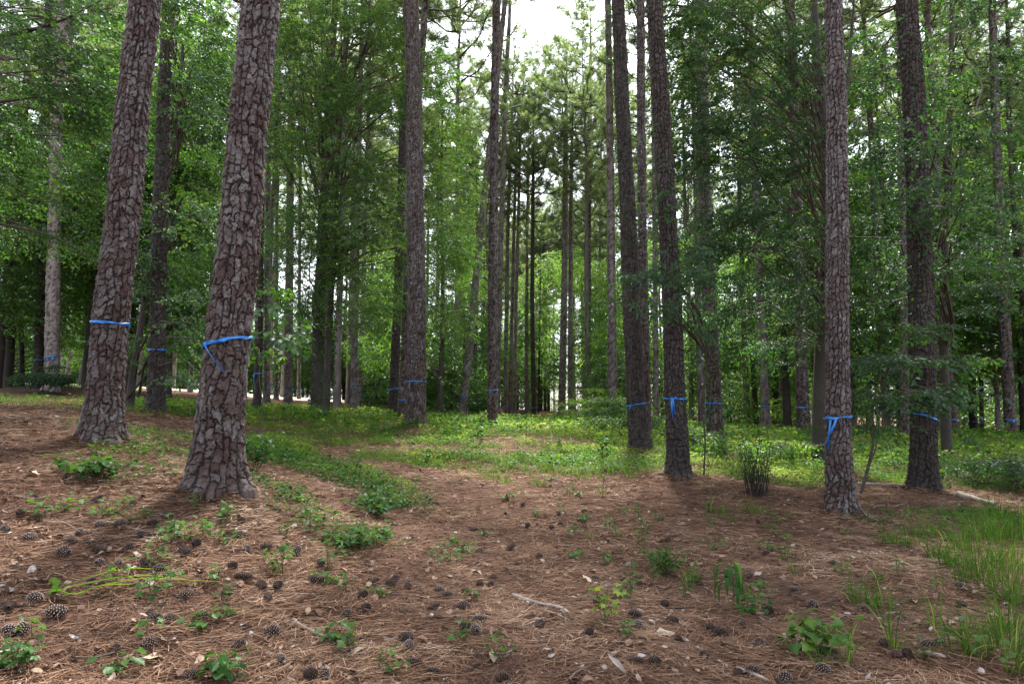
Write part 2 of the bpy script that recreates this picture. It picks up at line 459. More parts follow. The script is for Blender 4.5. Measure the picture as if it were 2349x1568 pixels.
polar_sheet("ground", .4, 400, -math.pi, math.pi, 560, 1100, 0, M_GROUND, closed=True)
tag(polar_sheet("dirt_road", 46, 56, -.85, -.24, 14, 120, .02, M_ROAD), "pale sandy road crossing behind the trees")
tag(polar_sheet("lawn", 36, 45.5, -.85, -.50, 14, 60, .02, M_LAWN), "strip of mown lawn in front of the sandy road")
tag(polar_sheet("sandy_path", 44, 60, .36, .44, 16, 20, .02, M_ROAD), "pale sandy clearing glimpsed between trunks")

# ------------------------------------------------------------------ pine trunks
def worley(u, v, nu, seed):
    r = np.random.default_rng(seed)
    nv = 640
    ju, jv, jh = r.random((nu, nv)), r.random((nu, nv)), r.random((3, nu, nv))
    i, j = np.floor(u).astype(int), np.floor(v).astype(int)
    f1 = np.full(u.shape, 9.); f2 = f1.copy(); bi = np.zeros(u.shape, int); bj = bi.copy(); du1 = f1.copy(); dv1 = f1.copy()
    for di in (-1, 0, 1):
        for dj in (-1, 0, 1):
            a, b = (i + di) % nu, (j + dj) % nv
            du = u - (i + di + .1 + .8 * ju[a, b] + .0); dv = v - (j + dj + .1 + .8 * jv[a, b])
            d = .45 * np.sqrt(du ** 2 + dv ** 2) + .55 * np.maximum(np.abs(du), np.abs(dv))
            new = d < f1
            f2 = np.where(new, f1, np.minimum(f2, d))
            bi = np.where(new, a, bi); bj = np.where(new, b, bj); du1 = np.where(new, du, du1); dv1 = np.where(new, dv, dv1)
            f1 = np.where(new, d, f1)
    return f2 - f1, du1, dv1, jh[0, bi, bj], jh[1, bi, bj], jh[2, bi, bj]

class Trunk: pass
def make_axis(t):
    """Base point, local axis x(z) and radius r(z)."""
    d = t["d"]
    P = np.array([at(x, y, d) for x, y in t["line"]])
    bz = gz(P[0, 0], d)
    a = Trunk()
    a.base = np.array([P[0, 0], d, bz])
    zz = P[:, 2] - bz; zz[0] = 0
    xx = P[:, 0] - P[0, 0]
    k = (xx[-1] - xx[-2]) / (zz[-1] - zz[-2])
    k = .6 * k + .4 * xx[-1] / zz[-1]
    zf = np.r_[zz, max(t["H"], zz[-1] + 1)]; xf = np.r_[xx, xx[-1] + k * (max(t["H"], zz[-1] + 1) - zz[-1])]
    zs = np.linspace(0, zf[-1], 160); xs = np.interp(zs, zf, xf)
    ker = np.hanning(13); ker /= ker.sum()
    xs = xs[0] + np.convolve(np.pad(xs - xs[0], 6, mode='reflect', reflect_type='odd'), ker, 'valid')
    a.ax = lambda z: np.interp(z, zs, xs)
    ribz = at(0, t["rib"] or t["line"][1][1], d)[2] - bz
    ribz = max(ribz, .5)
    topz = at(0, 0, d)[2] - bz
    ca = math.cos(math.atan2(P[0, 0], d)) * .96
    rb = ca * px_size(t["w"], d, t["rib"] or 800) / 2; rt = ca * px_size(t["wt"], d, 0) / 2
    H = t["H"]
    if topz > H * .75: topz = H * .75
    a.H, a.ribz, a.topz, a.rb = H, ribz, topz, rb
    zr = np.array([0, ribz, topz, H]); rr = np.array([rb + (rb - rt) / max(topz - ribz, 1) * ribz * .8, rb, rt, .03])
    fl = t.get("flare", .3)
    a.r = lambda z: np.interp(z, zr, rr) * (1 + fl * np.exp(-np.maximum(z, 0) / .28) + .10 * np.exp(-np.maximum(z, -.1) / .07))
    return a

def trunk_geometry(a, d, seed, step):
    zv = min(a.topz + .8, a.H * .95)
    z = np.r_[-.25, np.arange(0, zv, step), np.linspace(zv, a.H, 24)]
    k = int(np.clip(2 * math.pi * a.rb / step, 12, 270))
    th = math.pi / 2 + np.arange(k) / k * 2 * math.pi
    Z, TH = np.meshgrid(z, th, indexing='ij')
    r0 = a.r(Z)
    ph = seed * 1.7
    lobes = 1 + .16 * np.exp(-np.maximum(Z, 0) / .3) * (np.sin(3 * TH + ph) * .6 + np.sin(5 * TH + 2 * ph) * .4)
    r0 = r0 * lobes * (1 + .02 * np.sin(Z * 1.3 + ph) + .02 * np.sin(Z * 3.1 + TH + ph))
    nu = max(5, int(round(2 * math.pi * a.rb / .070)))
    u = (TH - math.pi / 2) / (2 * math.pi) * nu
    v = Z / .125 + 3
    rt = np.random.default_rng(seed + 90)
    tc, tb = rt.random((nu, 5)), rt.random((5, nu, 700))
    lo = noise2(u * .45 + seed, v * .33 + 11) - .5
    mi = noise2(u * 1.5 + 5, v * 1.3 + seed) - .5
    hi = noise2(u * 4.3 + 9, v * 4.7 + seed) - .5
    uu = u + 1.3 * lo + .50 * mi + .26 * hi
    ci = np.floor(uu).astype(int) % nu; fu = uu % 1
    vv = v * (.75 + .55 * tc[ci, 0]) + 7 * tc[ci, 1] + 1.0 * (noise2(ci * 3.7 + 2, v * .9) - .5) + .75 * (noise2(u * 1.9 + 31, v * 1.1 + seed) - .5) + .30 * (noise2(u * 5 + 77, v * 4 + seed) - .5)
    vv = vv + (fu - .5) * 1.1 * (tc[ci, 2] - .5)
    ri = np.floor(vv).astype(int) % 700; fv = vv % 1
    eu = np.minimum(fu, 1 - fu); ev = np.minimum(fv, 1 - fv) * 1.5
    ev = np.where((tb[3, ci, ri] < .25) & (fv < .5), .5, ev)
    e1 = np.minimum(eu, ev); du = fu - .5; dv = fv - .5
    h1, t1, q1 = tb[0, ci, ri], tb[1, ci, ri], tb[2, ci, ri]
    e2, du2, dv2, h2, t2, q2 = worley((u + .5 * mi) * 2, (v + .5 * lo) * 2.2, nu * 2, seed + 500)
    A = .015 if d < 14 else .022
    fur = .08 + .12 * noise2(u * .8 + 3, v * .5 + seed)
    s = sstep(.02, .20, e1 * .16 / fur)
    lev = np.floor(h2 * 4) / 3.
    flake = lev * sstep(.0, .10, e2)
    disp = A * (s * (.20 + .60 * h1) + s * (-1.0 * dv) * (.3 + q1) + s * du * (q1 - .5) * 2.2 + .75 * flake * s) - A * .5
    fine = (noise2(u * 9, v * 7 + seed) - .5) * .006
    rad = r0 + disp + fine - .004
    X = a.ax(Z) + rad * np.cos(TH); Y = rad * np.sin(TH)
    V = np.stack([X, Y, Z], -1).reshape(-1, 3)
    n = len(z)
    i = np.arange(n - 1)[:, None] * k; aa = np.arange(k)[None]; bb = (aa + 1) % k
    F = np.stack([i + aa, i + bb, i + k + bb, i + k + aa], -1).reshape(-1, 4)
    tint = np.clip(-.06 + .46 * t1 + .38 * t2 * s + .16 * flake + .26 * sstep(1, 6, Z) - .06 + .25 * (noise2(u * .5, v * .22 + seed) - .5), 0, 1)  # paler upwards: greyer upper bark, plus brighter light aloft painted into the tint
    crack = np.clip(1 - sstep(.01, fur, e1) + .5 * (1 - sstep(0, .09, e2)) * s, 0, 1)
    return V, F, tint.ravel(), crack.ravel()

# ---- pine crowns: prototype meshes in a frame whose origin is the crown's foot
def needle_tuft(n, L, w, seed):
    r = np.random.default_rng(seed)
    el = np.arcsin(r.uniform(-.35, .95, n)); az = r.uniform(0, 2 * np.pi, n)
    D = np.c_[np.cos(el) * np.cos(az), np.sin(el), np.cos(el) * np.sin(az)]     # brush axis along +Y
    S = unit(np.cross(D, r.normal(size=(n, 3))))
    b = D * .02; b[:, 1] += r.uniform(-.12, .04, n)
    l = L * r.uniform(.75, 1.1, (n, 1))
    V = np.stack([b - S * w / 2, b + S * w / 2, b + D * l + np.c_[np.zeros(n), np.zeros(n), -.12 * l[:, 0]]], 1).reshape(-1, 3)
    return V, np.arange(3 * n).reshape(-1, 3)

def frame_from(D, roll):
    """Matrices whose +Y column is D."""
    D = unit(D); up = np.array([0, 0, 1.])
    X = unit(np.cross(D, up + 1e-4)); Z = np.cross(X, D)
    c, s = np.cos(roll)[:, None], np.sin(roll)[:, None]
    X, Z = X * c + Z * s, Z * c - X * s
    return np.stack([X, D, Z], -1)

def pine_crown(seed, L, rad, nb, tufts, nn=30, nl=.26, nw=.019, dead=.12):
    """L tall, rad the longest branch; branches rise, carry side twigs, tufts at the outer two thirds."""
    r = np.random.default_rng(seed)
    mb = MB()
    f = np.sort(r.uniform(0, 1, nb)) ** .9
    az = np.cumsum(r.uniform(1.6, 3.2, nb))
    prof = np.interp(f, [0, .2, .5, .8, 1], [.5, .8, 1, .95, .6]) * rad * r.uniform(.55, 1.1, nb)
    rise = np.interp(f, [0, .4, 1], [.25, .6, 1.0]) + r.normal(0, .15, nb)
    s = np.linspace(0, 1, 7)
    dirv = np.c_[np.cos(az), np.sin(az), np.zeros(nb)]
    side = np.c_[-np.sin(az), np.cos(az), np.zeros(nb)]
    bend = r.normal(0, .12, nb)
    P = np.zeros((nb, 7, 3)); P[:, :, 2] = (f * L * .97)[:, None]
    P += prof[:, None, None] * (dirv[:, None] * s[None, :, None] + side[:, None] * (bend[:, None] * s ** 2 + .05 * np.sin(s * 7 + az[:, None]))[..., None])
    P[:, :, 2] += prof[:, None] * (rise[:, None] * s ** 1.5 * .7 + .05 * np.sin(s * 9 + az[:, None]))
    rb = np.clip(.012 * prof + .012, .012, .07)[:, None] * (1 - .8 * s)
    V, F = tubes(P, rb, 5); mb.add(V, F, 0, .5)
    isdead = (r.random(nb) < dead) & (f < .45)
    TP, TD = [], []
    tw = []
    for b in range(nb):
        nt = max(3, int(tufts * (prof[b] / rad)))
        if isdead[b]: nt = 2
        ss = r.uniform(.28, 1, nt)
        base = np.stack([np.interp(ss, s, P[b, :, c]) for c in range(3)], -1)
        d0 = unit(P[b, -1] - P[b, 2])
        out = unit(d0 + r.normal(0, .65, (nt, 3)) + np.array([0, 0, .35]))
        ln = r.uniform(.25, .95, nt) * (.35 + .25 * prof[b]) * (1.15 - ss * .6)
        end = base + out * ln[:, None]
        mid = (base + end) / 2 + r.normal(0, .04, (nt, 3))
        tw.append(np.stack([base, mid, end], 1))
        if not isdead[b]:
            TP += [end, base + (end - base) * r.uniform(.5, .8, (nt, 1)) + r.normal(0, .09, (nt, 3))]
            TD += [out, unit(out + r.normal(0, .5, (nt, 3)))]
    tw = np.concatenate(tw)
    V, F = tubes(tw, np.broadcast_to(np.array([.012, .009, .005]), tw.shape[:2]), 3); mb.add(V, F, 0, .4)
    TP, TD = np.concatenate(TP), np.concatenate(TD)
    tv, tf = needle_tuft(nn, nl, nw, seed)
    V, F = rep(tv, tf, frame_from(TD, r.uniform(0, 6.28, len(TD))) * r.uniform(.8, 1.25, len(TD))[:, None, None], TP)
    mb.add(V, F, 1, np.clip(np.repeat(r.normal(.5, .2, len(TP)), len(tv)), 0, 1))
    return mb.mesh("crown", [M_TWIG, M_NEEDLE], True)

CROWNS = [pine_crown(31, 11, 4.2, 42, 24), pine_crown(32, 9.5, 4.0, 38, 24), pine_crown(33, 12.5, 3.8, 44, 20, dead=.3), pine_crown(34, 8, 4.4, 34, 26), pine_crown(35, 13, 3.4, 34, 7, dead=.85)]
CROWN_L = [11, 9.5, 12.5, 8, 13]

# ------------------------------------------------------------------ broadleaf foliage
def leaf_template(w=.5, droop=.12, fold=.12):
    V = np.array([[0, 0, 0], [-w / 2, .42, fold * w], [0, 1, -droop], [w / 2, .42, fold * w], [-w * .36, .72, fold * w * .5 - droop * .4], [w * .36, .72, fold * w * .5 - droop * .4]])
    return V, np.array([[0, 1, 4, 2], [0, 2, 5, 3]])

def spray_template(seed, n, L, leaf, lw=.52):
    """A twig L long along +Y with n alternate leaves lying roughly in its plane."""
    r = np.random.default_rng(seed)
    y = np.linspace(.12, 1, n) * L
    sd = np.where(np.arange(n) % 2, 1, -1)
    yaw = -sd * r.uniform(.6, 1.25, n); yaw[-1] = r.normal(0, .2)
    pitch = r.normal(-.35, .35, n); roll = r.normal(0, .45, n)
    M = rot_xyz(pitch, roll, yaw) * (leaf * r.uniform(.65, 1.15, n))[:, None, None]
    P = np.c_[r.normal(0, .015, n), y, -.10 * (y / L) ** 2 * L + r.normal(0, .02, n)]
    lv, lf = leaf_template(lw)
    return rep(lv, lf, M, P)

def foliage(mb, blobs, stem, seed, leaf=.085, n=13, L=.5, cover=1.4, mat_leaf=1, mat_wood=0, lw=.52, layer=.45, tint0=.45, branch_r=.02, gap=.42, branches=True):
    """Fill ellipsoids (centre, radii, sprays) with leafy sprays on branches that grow from the stem polyline."""
    r = np.random.default_rng(seed)
    temps = [spray_template(seed * 10 + k, n, L, leaf, lw) for k in range(5)]
    stem = np.asarray(stem, float)
    sz = stem[:, 2]
    for bi, (c, rad, ns) in enumerate(blobs):
        c, rad = np.asarray(c, float), np.asarray(rad, float)
        need, Ps = int(ns), []
        for _ in range(12):
            q = r.normal(size=(need * 3 + 30, 3)); q = unit(q) * r.random((len(q), 1)) ** .42
            p = c + q * rad
            p[:, 2] = (1 - layer) * p[:, 2] + layer * (np.round(p[:, 2] / .55 + .3 * noise2(p[:, 0] * .5, p[:, 1] * .5)) * .55)
            dn = noise3(p * (1.25 / max(.6, rad.mean() ** .5)) + bi * 3.7)
            p = p[dn > gap * r.uniform(.75, 1.15, len(p))]
            Ps.append(p)
            if sum(map(len, Ps)) >= need: break
        p = np.concatenate(Ps)[:need]
        m = len(p)
        if m == 0: continue
        # branches
        nb = max(2, min(m // 30, 9))
        ends = p[r.choice(m, nb, replace=False)]
        hz = np.linalg.norm(ends[:, :2] - c[:2], axis=1)
        j = np.clip(np.searchsorted(sz, ends[:, 2] - .2 * np.linalg.norm(ends[:, :2] - np.stack([np.interp(ends[:, 2], sz, stem[:, q]) for q in (0, 1)], -1), axis=1)), 1, len(sz) - 1)
        zt = np.clip(ends[:, 2] - .22 * np.linalg.norm(ends[:, :2] - stem[j, :2], axis=1), sz[0] + .4, sz[-1])
        root = np.stack([np.interp(zt, sz, stem[:, q]) for q in range(3)], -1)
        s = np.linspace(0, 1, 6)[None, :, None]
        P = root[:, None] + (ends - root)[:, None] * s
        ln = np.linalg.norm(ends - root, axis=1)
        P[:, :, 2] += (.12 * ln)[:, None] * np.sin(s[..., 0] * np.pi) + .03 * ln[:, None] * np.sin(s[..., 0] * 11 + ln[:, None] * 5)
        P[:, :, 0] += .04 * ln[:, None] * np.sin(s[..., 0] * 7 + ln[:, None] * 9)
        if branches:
            rr = np.clip(branch_r * ln * .28 + .003, .003, .03)[:, None] * (1 - .85 * s[0, :, 0])[None] + .003
            V, F = tubes(P, rr, 4); mb.add(V, F, mat_wood, .4)
        # sprays
        ax = np.stack([np.interp(p[:, 2], sz, stem[:, q]) for q in (0, 1)], -1)
        out = p[:, :2] - ax
        yaw = np.arctan2(-out[:, 0], out[:, 1]) + r.normal(0, .8, m)
        M = rot_xyz(r.normal(-.28, .28, m), r.normal(0, .35, m), yaw) * r.uniform(.8, 1.2, m)[:, None, None]
        tt = np.clip(tint0 + r.normal(0, .17, m) + r.normal(0, .08), 0, 1)
        k = r.integers(0, 5, m)
        tw = np.stack([p, p + M[:, :, 1] * L * .5, p + M[:, :, 1] * L * .95], 1)
        V, F = tubes(tw, np.broadcast_to([.005, .004, .002], (m, 3)), 3); mb.add(V, F, mat_wood, .35)
        for q in range(5):
            w = k == q
            if w.any():
                tv, tf = temps[q]
                V, F = rep(tv, tf, M[w], p[w])
                nl = len(tv)
                tn = np.repeat(tt[w], nl) + np.tile(np.repeat(r.normal(0, .12, nl // 6), 6), w.sum())
                mb.add(V, F, mat_leaf, np.clip(tn, 0, 1))

def px_blob(px, py, d, rx, ry, rz_m, leaf=.085, n=13, cover=1.4, base=(0, 0, 0)):
    c = at(px, py, d) - base
    k = d / FPX
    area = math.pi * rx * ry
    ns = 1.0 * cover * area / (n * .5 * leaf * leaf * .33 / k ** 2)
    return (c, (rx * k, rz_m, ry * k), max(6, ns))

def stem_tube(mb, pts, radii, k=10, tint=.4, mat=0):
    pts = np.asarray(pts, float); n = 24
    t = np.linspace(0, 1, len(pts)); tt = np.linspace(0, 1, n)
    P = np.stack([np.interp(tt, t, pts[:, q]) for q in range(3)], -1)
    ker = np.hanning(5); ker /= ker.sum()
    for q in range(3): P[:, q] = np.convolve(np.pad(P[:, q], 2, mode='reflect', reflect_type='odd'), ker, 'valid')
    V, F = tubes(P[None], np.interp(tt, t, radii)[None], k)
    mb.add(V, F, mat, tint + .2 * noise2(V[:, 0] * 9, V[:, 2] * 5))
    return P

# ------------------------------------------------------------------ the pines themselves
# key: (label of the tree, how the ribbon's label names it, ribbon remark, tails [(angle left of the camera side, length, sideways swing)])
NAMES = {
 "T1": ("stout pine with large flaking bark plates, left of the thickest pine, leaning right", "the stout plated pine at the left, no loose tail", []),
 "T2": ("thickest pine, nearest the camera, with broad grey bark plates and a flared foot", "the thickest pine, its tail blown aside to the right", [(.62, .26, .20)]),
 "T3": ("dark straight pine standing behind the gap between the two stout plated pines", "the dark pine behind the two stout ones", []),
 "T4": ("big pale pine with a wide root flare on the rise near the sandy road", "the big pale pine on the rise", [(-.7, .20, .0)]),
 "T5": ("dark pine close against the left side of the big pale pine", "the dark pine pressed against the big pale one", []),
 "T6": ("slim whitish leaning trunk by the sandy road right of the big pale pine", "", []),
 "T7": ("thin dark trunk by the lawn strip, left of the big pale pine", "", []),
 "T8": ("dark trunk just right of the thickest pine, farther back", "the dark trunk right of the thickest pine, long tail", [(.5, .42, .03)]),
 "T9": ("mid-size pine second to the right behind the thickest pine", "the second trunk right behind the thickest pine", []),
 "T10": ("slim distant pine between two marked pines left of the ivy-clad trunk", "the slim distant pine before the sandy road", []),
 "T11": ("grey pine with an even column standing midway between thickest pine and ivy-clad trunk", "the even grey pine before the sandy road", []),
 "T12": ("very slim distant pine right beside the even grey pine", "the very slim pine beside the even grey one", []),
 "T15": ("thin unmarked trunk right behind the leafy ivy-clad pair", "", []),
 "T16": ("slim upright reddish pine with a rust mark above its ribbon", "the slim reddish pine with a rust mark", []),
 "T17": ("thin pine leaning right, close behind the slim reddish pine", "the thin leaning pine behind the reddish one", []),
 "T18": ("dark two-toned pine at the left of the central pine cluster", "the two-toned pine left of the central cluster", [(.8, .30, .04)]),
 "T19": ("slim pine leaning right that passes behind the tall central pine", "the slim pine half hidden by the tall central one", [(-.8, .22, .02)]),
 "T20": ("tall central pine with pale lit bark on its right side", "the tall central pine, tail hanging straight down", [(.55, .36, .02)]),
 "T21": ("pine with a strongly leaning trunk crossing behind the straight dark-based pine", "the strongly leaning pine, short doubled tail", [(.7, .30, .05)]),
 "T22": ("straight narrow pine standing alone beside the heap of brown litter", "the lone straight pine by the litter heap", []),
 "T23": ("distant slender pine, left stem of the close trio beyond the grass", "the left stem of the distant trio", []),
 "T231": ("distant slender pine, middle stem of the close trio beyond the grass", "the middle stem of the distant trio", []),
 "T232": ("distant slender pine, right stem of the close trio beyond the grass", "", []),
 "T24": ("tall thin pine with bare upswept top branches against the white sky", "", []),
 "T25": ("far slim pine between the close trio and the twin pines, taller of two", "", []),
 "T251": ("far dark trunk between the close trio and the twin pines, shorter of two", "the dark trunk left of the twin pines", []),
 "T26": ("left one of the twin pines with an open fan-shaped crown behind the grass", "the left twin pine", [(.6, .25, .02)]),
 "T27": ("right one of the twin pines, slimmer and darker, behind the grass", "the right twin pine", [(.6, .30, .02)]),
 "T28": ("distant pine rising tallest at the right edge of the sky gap", "", []),
 "T29": ("far thin pine right beside the pine at the sky gap's edge", "", []),
 "T30": ("tall clean grey pine standing behind the leafy thicket", "the tall grey pine behind the thicket", []),
 "T31": ("heavy dark pine in shade, left of the pair at mid right", "the heavy dark pine in shade, small tail", [(.75, .16, -.03)]),
 "T32": ("slimmer pale-edged pine tucked behind the heavy dark pine", "", []),
 "T33": ("thin pine in the gap right of the pale-edged pine", "", []),
 "T34": ("dark rugged pine with a leafy branch hanging across its trunk", "the dark rugged pine, two short tails", [(.55, .32, .02), (.42, .26, .03)]),
 "T35": ("pine overgrown with climbing ivy, right of the dark rugged pine", "the pine overgrown with ivy, partly covered", [(.75, .22, .0)]),
 "T36": ("grey pine far back in front of the pale sandy clearing", "the grey pine before the sandy clearing", []),
 "T37": ("slim unmarked trunk just right of the sandy clearing", "", []),
 "T38": ("reddish thick pine farther back, left of the foreground pine at right", "the reddish thick pine", []),
 "T40": ("foreground pine at right with crisp scaly bark and flared foot", "the scaly foreground pine at right, long looped tail", [(.95, .42, -.05), (.55, .36, -.16)]),
 "T41": ("broad dark pine at right with leaves hanging in front of it", "the broad dark pine, sloping down to the right", []),
 "T42": ("tall slim pine behind the broad dark pine, on its right", "the tall slim pine behind the broad dark one", []),
 "T43": ("grey pine half hidden behind the left edge of the broad dark pine", "", []),
 "T44": ("even grey-barked pine near the right edge of the woods", "the even grey pine at the right edge, short tail", [(.2, .16, .0)]),
 "T45": ("dark trunk close behind the even grey-barked pine at right", "", []),
 "T46": ("dark pine with a stained foot between broad dark pine and even grey-barked pine", "the dark pine with a stained foot", []),
 "T48": ("thin dark pine right beside the dark pine with a stained foot", "the thin dark pine beside the stained one", []),
 "T47": ("pale thin trunk bent to the left among the leaves at right", "", []),
}
AX = {}
LAND = {}                       # landmarks that other labels refer to: name -> ground position
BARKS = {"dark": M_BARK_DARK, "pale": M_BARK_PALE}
for ti, (key, t) in enumerate(TR.items()):
    a = AX[key] = make_axis(t)
    d = t["d"]
    step = .0085 if d < 13 else .028 if d < 24 else .05 if d < 32 else .09
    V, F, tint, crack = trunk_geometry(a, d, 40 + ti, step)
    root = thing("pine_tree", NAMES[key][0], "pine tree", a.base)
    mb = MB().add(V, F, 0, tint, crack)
    mb.build("trunk", [BARKS.get(t.get("tone"), M_BARK_HAZED if d > 30 else M_BARK)], root, d > 13)
    ci = {"T26": 1, "T27": 1, "T28": 2, "T24": 4, "T23": 1, "T231": 3, "T22": 3, "T21": 3, "T20": 3, "T30": 3}.get(key, ti % 4)
    if key not in ("T47", "T7"):
        L = CROWN_L[ci]; zc = a.H - L * .98
        c = link("crown", CROWNS[ci], root, (a.ax(zc), 0, zc))
        c.rotation_euler = (0, math.atan2(a.ax(a.H) - a.ax(zc), L), R.uniform(0, 6.28))
    a.root = root

# ------------------------------------------------------------------ blue ribbons tied round the trunks
def ribbon(key):
    t, a = TR[key], AX[key]
    d, z = t["d"], a.ribz
    name, rem, tails = NAMES[key]
    r = a.r(z) * 1.0 + (.014 if d < 14 else .018)
    n = 56
    th = np.arange(n) / n * 2 * np.pi
    far = d > 22
    w = .027 if not far else .036
    slope = {"T2": .05, "T41": -.07, "T1": -.01, "T40": .015}.get(key, R.normal(0, .02))
    zz = slope * np.cos(th) * 1.0 * r / .2 + .004 * np.sin(th * 5 + d)
    wv = 1 + .30 * np.sin(th * 3 + d) + .22 * np.sin(th * 8 + 2 * d)
    ro = r + .004 * np.sin(th * 9 + d)
    def ring(rad, h): return np.c_[rad * np.cos(th), rad * np.sin(th), h]
    rings = [ring(ro, zz - w / 2 * wv), ring(ro + .006, zz - w * .1), ring(ro + .001, zz + w / 2 * wv), ring(ro - .003, zz + w / 2 * wv), ring(ro - .003, zz - w / 2 * wv)]
    V = np.concatenate(rings)
    i = np.arange(n); j = (i + 1) % n
    F = np.concatenate([np.stack([q * n + i, q * n + j, ((q + 1) % 5) * n + j, ((q + 1) % 5) * n + i], -1) for q in range(5)])
    tint = np.concatenate([.35 + .2 * np.sin(th * 8), .75 + .2 * np.sin(th * 5), .5 + 0 * th, .3 + 0 * th, .2 + 0 * th])
    pos = a.base + np.array([a.ax(z), 0, z])
    root = thing("ribbon", "blue ribbon tied round " + rem, "ribbon", pos, group="blue ribbons tied round the trunks")
    MB().add(V, F, 0, np.clip(tint, 0, 1)).build("band", [M_RIBBON], root)
    if d < 21:
        V2 = V.copy(); V2[:, :2] *= 1 + .004 / r
        V2[:, 2] = (V2[:, 2] - np.tile(zz, 5)) * .55 + np.tile(zz, 5) + np.tile(.012 * np.sin(th * 2 + d) + .005 * np.sin(th * 6), 5)
        MB().add(V2, F, 0, np.clip(np.tile(.5 + .45 * np.sin(th * 13 + d), 5), 0, 1)).build("band", [M_RIBBON], root)
    for q, (ang, ln, sw) in enumerate(tails):
        an = -math.pi / 2 - ang
        p0 = np.array([(r + .012) * math.cos(an), (r + .012) * math.sin(an), slope * math.cos(an)])
        tg = np.array([-math.sin(an), math.cos(an), 0]); tg = tg if tg[0] > 0 else -tg
        nr = np.array([math.cos(an), math.sin(an), 0])
        s = np.linspace(0, 1, 9)
        C = p0 + s[:, None] * np.array([0, 0, -1]) * ln + (s ** 1.2)[:, None] * tg * sw + (.02 * np.sin(s * np.pi))[:, None] * nr
        if sw > .1:                                    # blown aside: stay on the bark's round
            an2 = an + s * sw / r * (1 if tg @ np.array([-math.sin(an), math.cos(an), 0]) > 0 else -1)
            C = np.c_[(r + .02) * np.cos(an2), (r + .02) * np.sin(an2), p0[2] - s * ln]
        ww = (.014 + .006 * np.sin(s * 5)) * (1.6 if far else 1.0) * np.where(s > .9, .6, 1)
        tw = .5 * np.sin(s * 4 + q)
        S = tg[None] * np.cos(tw)[:, None] + nr[None] * np.sin(tw)[:, None]
        th2 = .0015
        V = np.concatenate([C - S * ww[:, None] + nr * th2, C + S * ww[:, None] + nr * th2, C + S * ww[:, None] - nr * th2, C - S * ww[:, None] - nr * th2])
        m = 9; k = np.arange(m - 1)
        F = np.concatenate([np.stack([b * m + k, b * m + k + 1, ((b + 1) % 4) * m + k + 1, ((b + 1) % 4) * m + k], -1) for b in range(4)])
        MB().add(V, F, 0, np.tile(np.clip(.5 + .4 * np.sin(s * 6 + q), 0, 1), 4)).build("tail", [M_RIBBON], root)
        if q == 0 and d < 26:
            u = np.linspace(0, 2 * np.pi, 10, endpoint=False); vv = np.linspace(-1, 1, 6)
            K = np.stack([(np.cos(u)[None] * np.sqrt(1 - (vv * .95) ** 2)[:, None]), (np.sin(u)[None] * np.sqrt(1 - (vv * .95) ** 2)[:, None]), np.broadcast_to(vv[:, None], (6, 10))], -1).reshape(-1, 3)
            K = K * np.array([.022, .016, .024]) * (1 + .2 * np.sin(K * 9)) + p0
            a1 = np.arange(5)[:, None] * 10; b1 = np.arange(10)[None]; c1 = (b1 + 1) % 10
            MB().add(K, np.stack([a1 + b1, a1 + c1, a1 + 10 + c1, a1 + 10 + b1], -1).reshape(-1, 4), 0, .55).build("knot", [M_RIBBON], root)
for key, t in TR.items():
    if t["rib"]: ribbon(key)

# ------------------------------------------------------------------ broadleaf trees of the understorey
def broad_tree(name, label, base_px, d, stem_px, stem_w, blobs, seed, leafmat, leaf=.085, n=13, L=.5, cover=1.4, layer=.45, tint0=.45, lw=.52, gap=.42, bark=None, cat="broadleaf tree", forks=()):
    b = at(*base_px, d); b[2] = gz(b[0], b[1])
    root = thing(name, label, cat, b)
    pts = [np.zeros(3) - [0, 0, .1]] + [at(x, y, dd) - b for x, y, dd in stem_px]
    st = MB()
    P = stem_tube(st, pts, np.linspace(stem_w, stem_w * .35, len(pts)))
    for fpts, fw in forks:
        fp = [at(x, y, dd) - b for x, y, dd in fpts]
        stem_tube(st, fp, np.linspace(fw, fw * .12, len(fp)))
    st.build("trunk", [bark or M_BARK_DARK], root)
    mb = MB()
    bl = [px_blob(*q, leaf=leaf, n=n, cover=cover, base=b) for q in blobs]
    foliage(mb, bl, P, seed, leaf=leaf, n=n, L=L, layer=layer, tint0=tint0, lw=lw, gap=gap)
    mb.build("crown", [M_TWIG, leafmat], root)
    return root

# blob: pixel x, y, distance, pixel radii, depth radius in metres
broad_tree("broadleaf_tree", "spreading leafy tree whose layered boughs hang over the far left of the woods", (-330, 1010), 10.5,
    [(-320, 700, 10.5), (-300, 300, 10.5), (-260, -100, 10.5)], .13,
    [(60, 60, 10, 120, 95, 1.0), (190, 150, 11, 100, 55, .9), (60, 240, 11, 150, 75, 1.0), (230, 235, 12, 70, 60, .9), (100, 330, 12, 150, 50, 1.2), (40, 430, 12, 120, 60, 1.2),
     (200, 440, 13, 110, 45, 1.2), (80, 540, 13, 150, 50, 1.4), (210, 30, 11, 80, 50, .8), (-150, 250, 10, 120, 200, 1.2), (250, 350, 13, 45, 60, .8), (130, 45, 9.8, 110, 34, .6), (20, 95, 10, 80, 34, .7), (70, 222, 10.2, 120, 26, .6), (190, 205, 10.4, 70, 30, .6), (150, 300, 11, 80, 40, .8)],
    201, M_LEAF, leaf=.075, cover=1.0, layer=.6, tint0=.34, gap=.46,
    forks=[([(-300, 320, 10.5), (-150, 250, 10.3), (20, 232, 10.2), (150, 214, 10.1)], .05), ([(-290, 200, 10.5), (-120, 110, 10.2), (72, 70, 10), (150, 45, 9.9), (235, 0, 9.8)], .05),
           ([(-310, 560, 10.5), (-60, 500, 11), (120, 540, 11.5), (230, 600, 12)], .035)])
